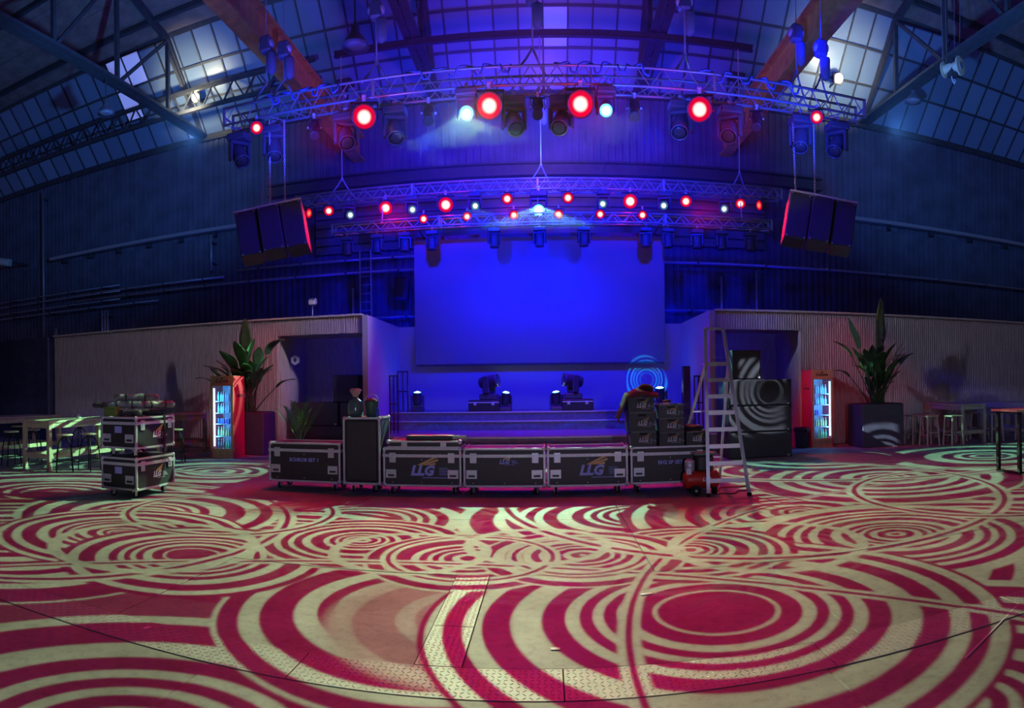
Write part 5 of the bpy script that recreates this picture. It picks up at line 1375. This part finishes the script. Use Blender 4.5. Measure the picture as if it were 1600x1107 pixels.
def candle(label, loc):
    t = thing('candle_glass', label, 'glass', loc, 0, 'table glasses')
    MB().lathe([(.035, 0), (.045, .01), (.04, .09), (.032, .10), (.03, .09), (.03, .012)], 12).build('glass', mat('pale_glass', (.55, .58, .58), .15), t, smooth=True)
    MB().lathe([(.03, .006), (.03, .05), (.004, .055)], 10).build('wax', M_WHITE, t)
candle('small pale glass on the pine table beside the left case stack', (-9.35, 10.4, 1.02))
candle('small pale glass on the pine table at the left picture edge', (-11.65, 9.85, 1.02))
t = thing('waste_bin', 'small black waste bin beside the right fridge', 'bin', (6.18, 14.75, 0))
MB().lathe([(.13, 0), (.16, .02), (.18, .44), (.19, .46), (.17, .46), (.14, .04)], 16).build('bin', M_BLACK, t, smooth=True)
MB().lathe([(.18, .40), (.20, .47), (.19, .50), (.15, .52), (.12, .46), (.08, .44)], 14, wob=lambda a, j: 1 + .08 * math.sin(5 * a + j)).build('liner', M_RUB, t, smooth=True)

# ================================================================== roof fittings
def dome_lamp(label, p, ztop, s=1.0):
    t = thing('dome_lamp', label, 'lamp', p)
    MB().lathe([(.05, .42), (.09, .40), (.10, .25), (.16, .20), (.27, .04), (.29, 0), (.275, 0), (.14, .17)], 18).build('shade', mat('enamel_shade', (.12, .12, .16), .4), t, smooth=True)
    MB().lathe([(.27, .005), (.1, -.01), (.004, -.012)], 18).build('lens', mat('lamp_glass', (.22, .20, .26), .2), t, smooth=True)
    MB().cyl((0, 0, .4), (0, 0, ztop - p.z), .02).build('rod', M_BEAM, t)
    t.scale = (1, 1, 1)
p = Vector((-13.0, 15.9, 10.55)); dome_lamp('unlit dome lamp hanging from the tie beam of the far left truss', p, 11.75)
p = Vector((-3.75, 12.4, 8.55)); dome_lamp('unlit dome lamp hanging left of centre behind the crane beam', p, 11.75)
p = Vector((11.95, 18.4, 11.2)); dome_lamp('unlit dome lamp beside the cable drum on the right truss', p, 11.75)
p = Vector((-13.0, 10.9, 11.0)); dome_lamp('unlit lamp at the top left corner of the picture', p, 11.75)
t = thing('cable_drum', 'cream cable drum hoist mounted on the right roof truss', 'hoist', (11.95, 16.25, 11.45))
M_CREAM = mat('cream_paint', (.62, .52, .36), .45)
qd = Matrix.Rotation(.45, 3, 'Z') @ Matrix.Rotation(PI / 2, 3, 'X')
MB().lathe([(.10, -.30), (.24, -.29), (.24, -.26), (.15, -.25), (.15, .25), (.29, .26), (.29, .31), (.10, .32)], 20, (0, -.1, 0), qd).build('drum', M_CREAM, t, smooth=False)
MB().lathe([(.004, .325), (.10, .335), (.10, .30)], 14, (0, -.1, 0), qd).build('hub', M_PIPE, t)
MB().box((0, -.1, -.02), (.2, .25, .52)).build('bracket', M_BEAM, t)
MB().tube([(-.05, -.15, -.3), (-.02, -.15, -.42), (.05, -.15, -.50), (.10, -.15, -.42), (.05, -.15, -.36)], .025, 6).build('hook', M_CHROME, t)
for x in (-.35, -.2, .1, .3): MB().cyl((x, -.1, .1), (x * 1.3, -.1, 4.0), .008, n=5).build('rope', M_PIPE, t)
M_BULB = mat('bulkhead_lens', (1, .95, .8), .4, emit=(1.0, .93, .55), estr=14)
for x, y, lab in ((305, 152, 'glowing bulkhead lamp against the left roof glazing'), (1311, 122, 'glowing bulkhead lamp against the right roof glazing')):
    c = at(x, y, 20.55)
    yb = YB - (c.z - 11.75) / math.tan(gang)          # glazing at that height
    t = thing('bulkhead_lamp', lab, 'lamp', c)
    MB().sph((0, 0, 0), (.15, .10, .17), 12, 8).build('lens', M_BULB, t, smooth=True)
    MB().cbox((0, .10, 0), (.34, .08, .38), .02).build('housing', M_BEAM, t)
    MB().cyl((0, .1, 0), (0, yb - c.y + .0, 0), .03).build('bracket', M_BEAM, t)
    spot('bulkhead_light', (c.x, c.y - .95, c.z - .75), (c.x, c.y + .0, c.z + .12), 230, (1.0, .95, .62), 120, .6, .12)
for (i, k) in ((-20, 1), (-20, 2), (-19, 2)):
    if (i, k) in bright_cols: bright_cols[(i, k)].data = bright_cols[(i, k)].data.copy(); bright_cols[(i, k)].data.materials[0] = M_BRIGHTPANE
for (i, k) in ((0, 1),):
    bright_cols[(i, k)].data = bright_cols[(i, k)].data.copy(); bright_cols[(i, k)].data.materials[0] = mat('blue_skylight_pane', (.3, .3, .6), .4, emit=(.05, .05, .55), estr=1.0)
t = thing('wall_flood', 'pale floodlight on the side wall at the left picture edge', 'lamp', at(8, 410, 20.5))
MB().cbox((0, 0, 0), (.75, .3, .35), .04, Matrix.Rotation(.25, 3, 'Y')).build('housing', mat('pale_housing', (.4, .45, .4), .5), t); MB().box((0, .9, .05), (.1, 1.6, .1)).build('bracket', M_BEAM, t)
MB().cbox((.05, -.16, -.02), (.55, .02, .22), .01, Matrix.Rotation(.25, 3, 'Y')).build('lens', mat('pale_glass', (.55, .58, .58), .15), t)
# paper scraps on the floor
for i, (x, y) in enumerate([(868, 1016), (730, 940), (1453, 815), (1010, 930), (230, 983)]):
    p = fl(x, y)
    tag(MB().cbox((0, 0, .003), (.06 + .03 * (i % 2), .035, .003), .001).build('paper_scrap', M_WHITE, None, (p.x, p.y, .004), (0, 0, i * 1.1)), ['white paper scrap on the near floor right of the steel strip', 'tiny white scrap on the short steel strip', 'bright scrap on the floor at far right', 'tiny pale scrap on the floor right of centre', 'tiny pale scrap on the floor at the left'][i], 'scrap')

# ================================================================== haze from the stage smoke
hz = bpy.data.materials.new('stage_haze'); hz.use_nodes = True
hn = hz.node_tree.nodes; hn.clear()
ho_ = hn.new('ShaderNodeOutputMaterial'); hv = hn.new('ShaderNodeVolumeScatter')
hv.inputs['Color'].default_value = (.9, .92, 1, 1); hv.inputs['Density'].default_value = .0065; hv.inputs['Anisotropy'].default_value = .35
hz.node_tree.links.new(hv.outputs[0], ho_.inputs['Volume'])
haze = MB().box((0, 15.2, 9.0), (17, 12.4, 6.6)).build('stage_haze', hz)
haze['kind'] = 'stuff'; haze['label'] = 'thin stage haze hanging around the lighting trusses'; haze['category'] = 'haze'

# pale tape line on the floor at the right
p0_, p1_ = fl(1592, 944), fl(1508, 1030)
d_ = p1_ - p0_
tag(MB().cbox((0, 0, .004), (.010, d_.length, .003), .001).build('floor_tape', M_WHITE, None, ((p0_ + p1_) / 2), (0, 0, math.atan2(-d_.x, d_.y))), 'thin pale tape line on the floor at the lower right', 'tape')
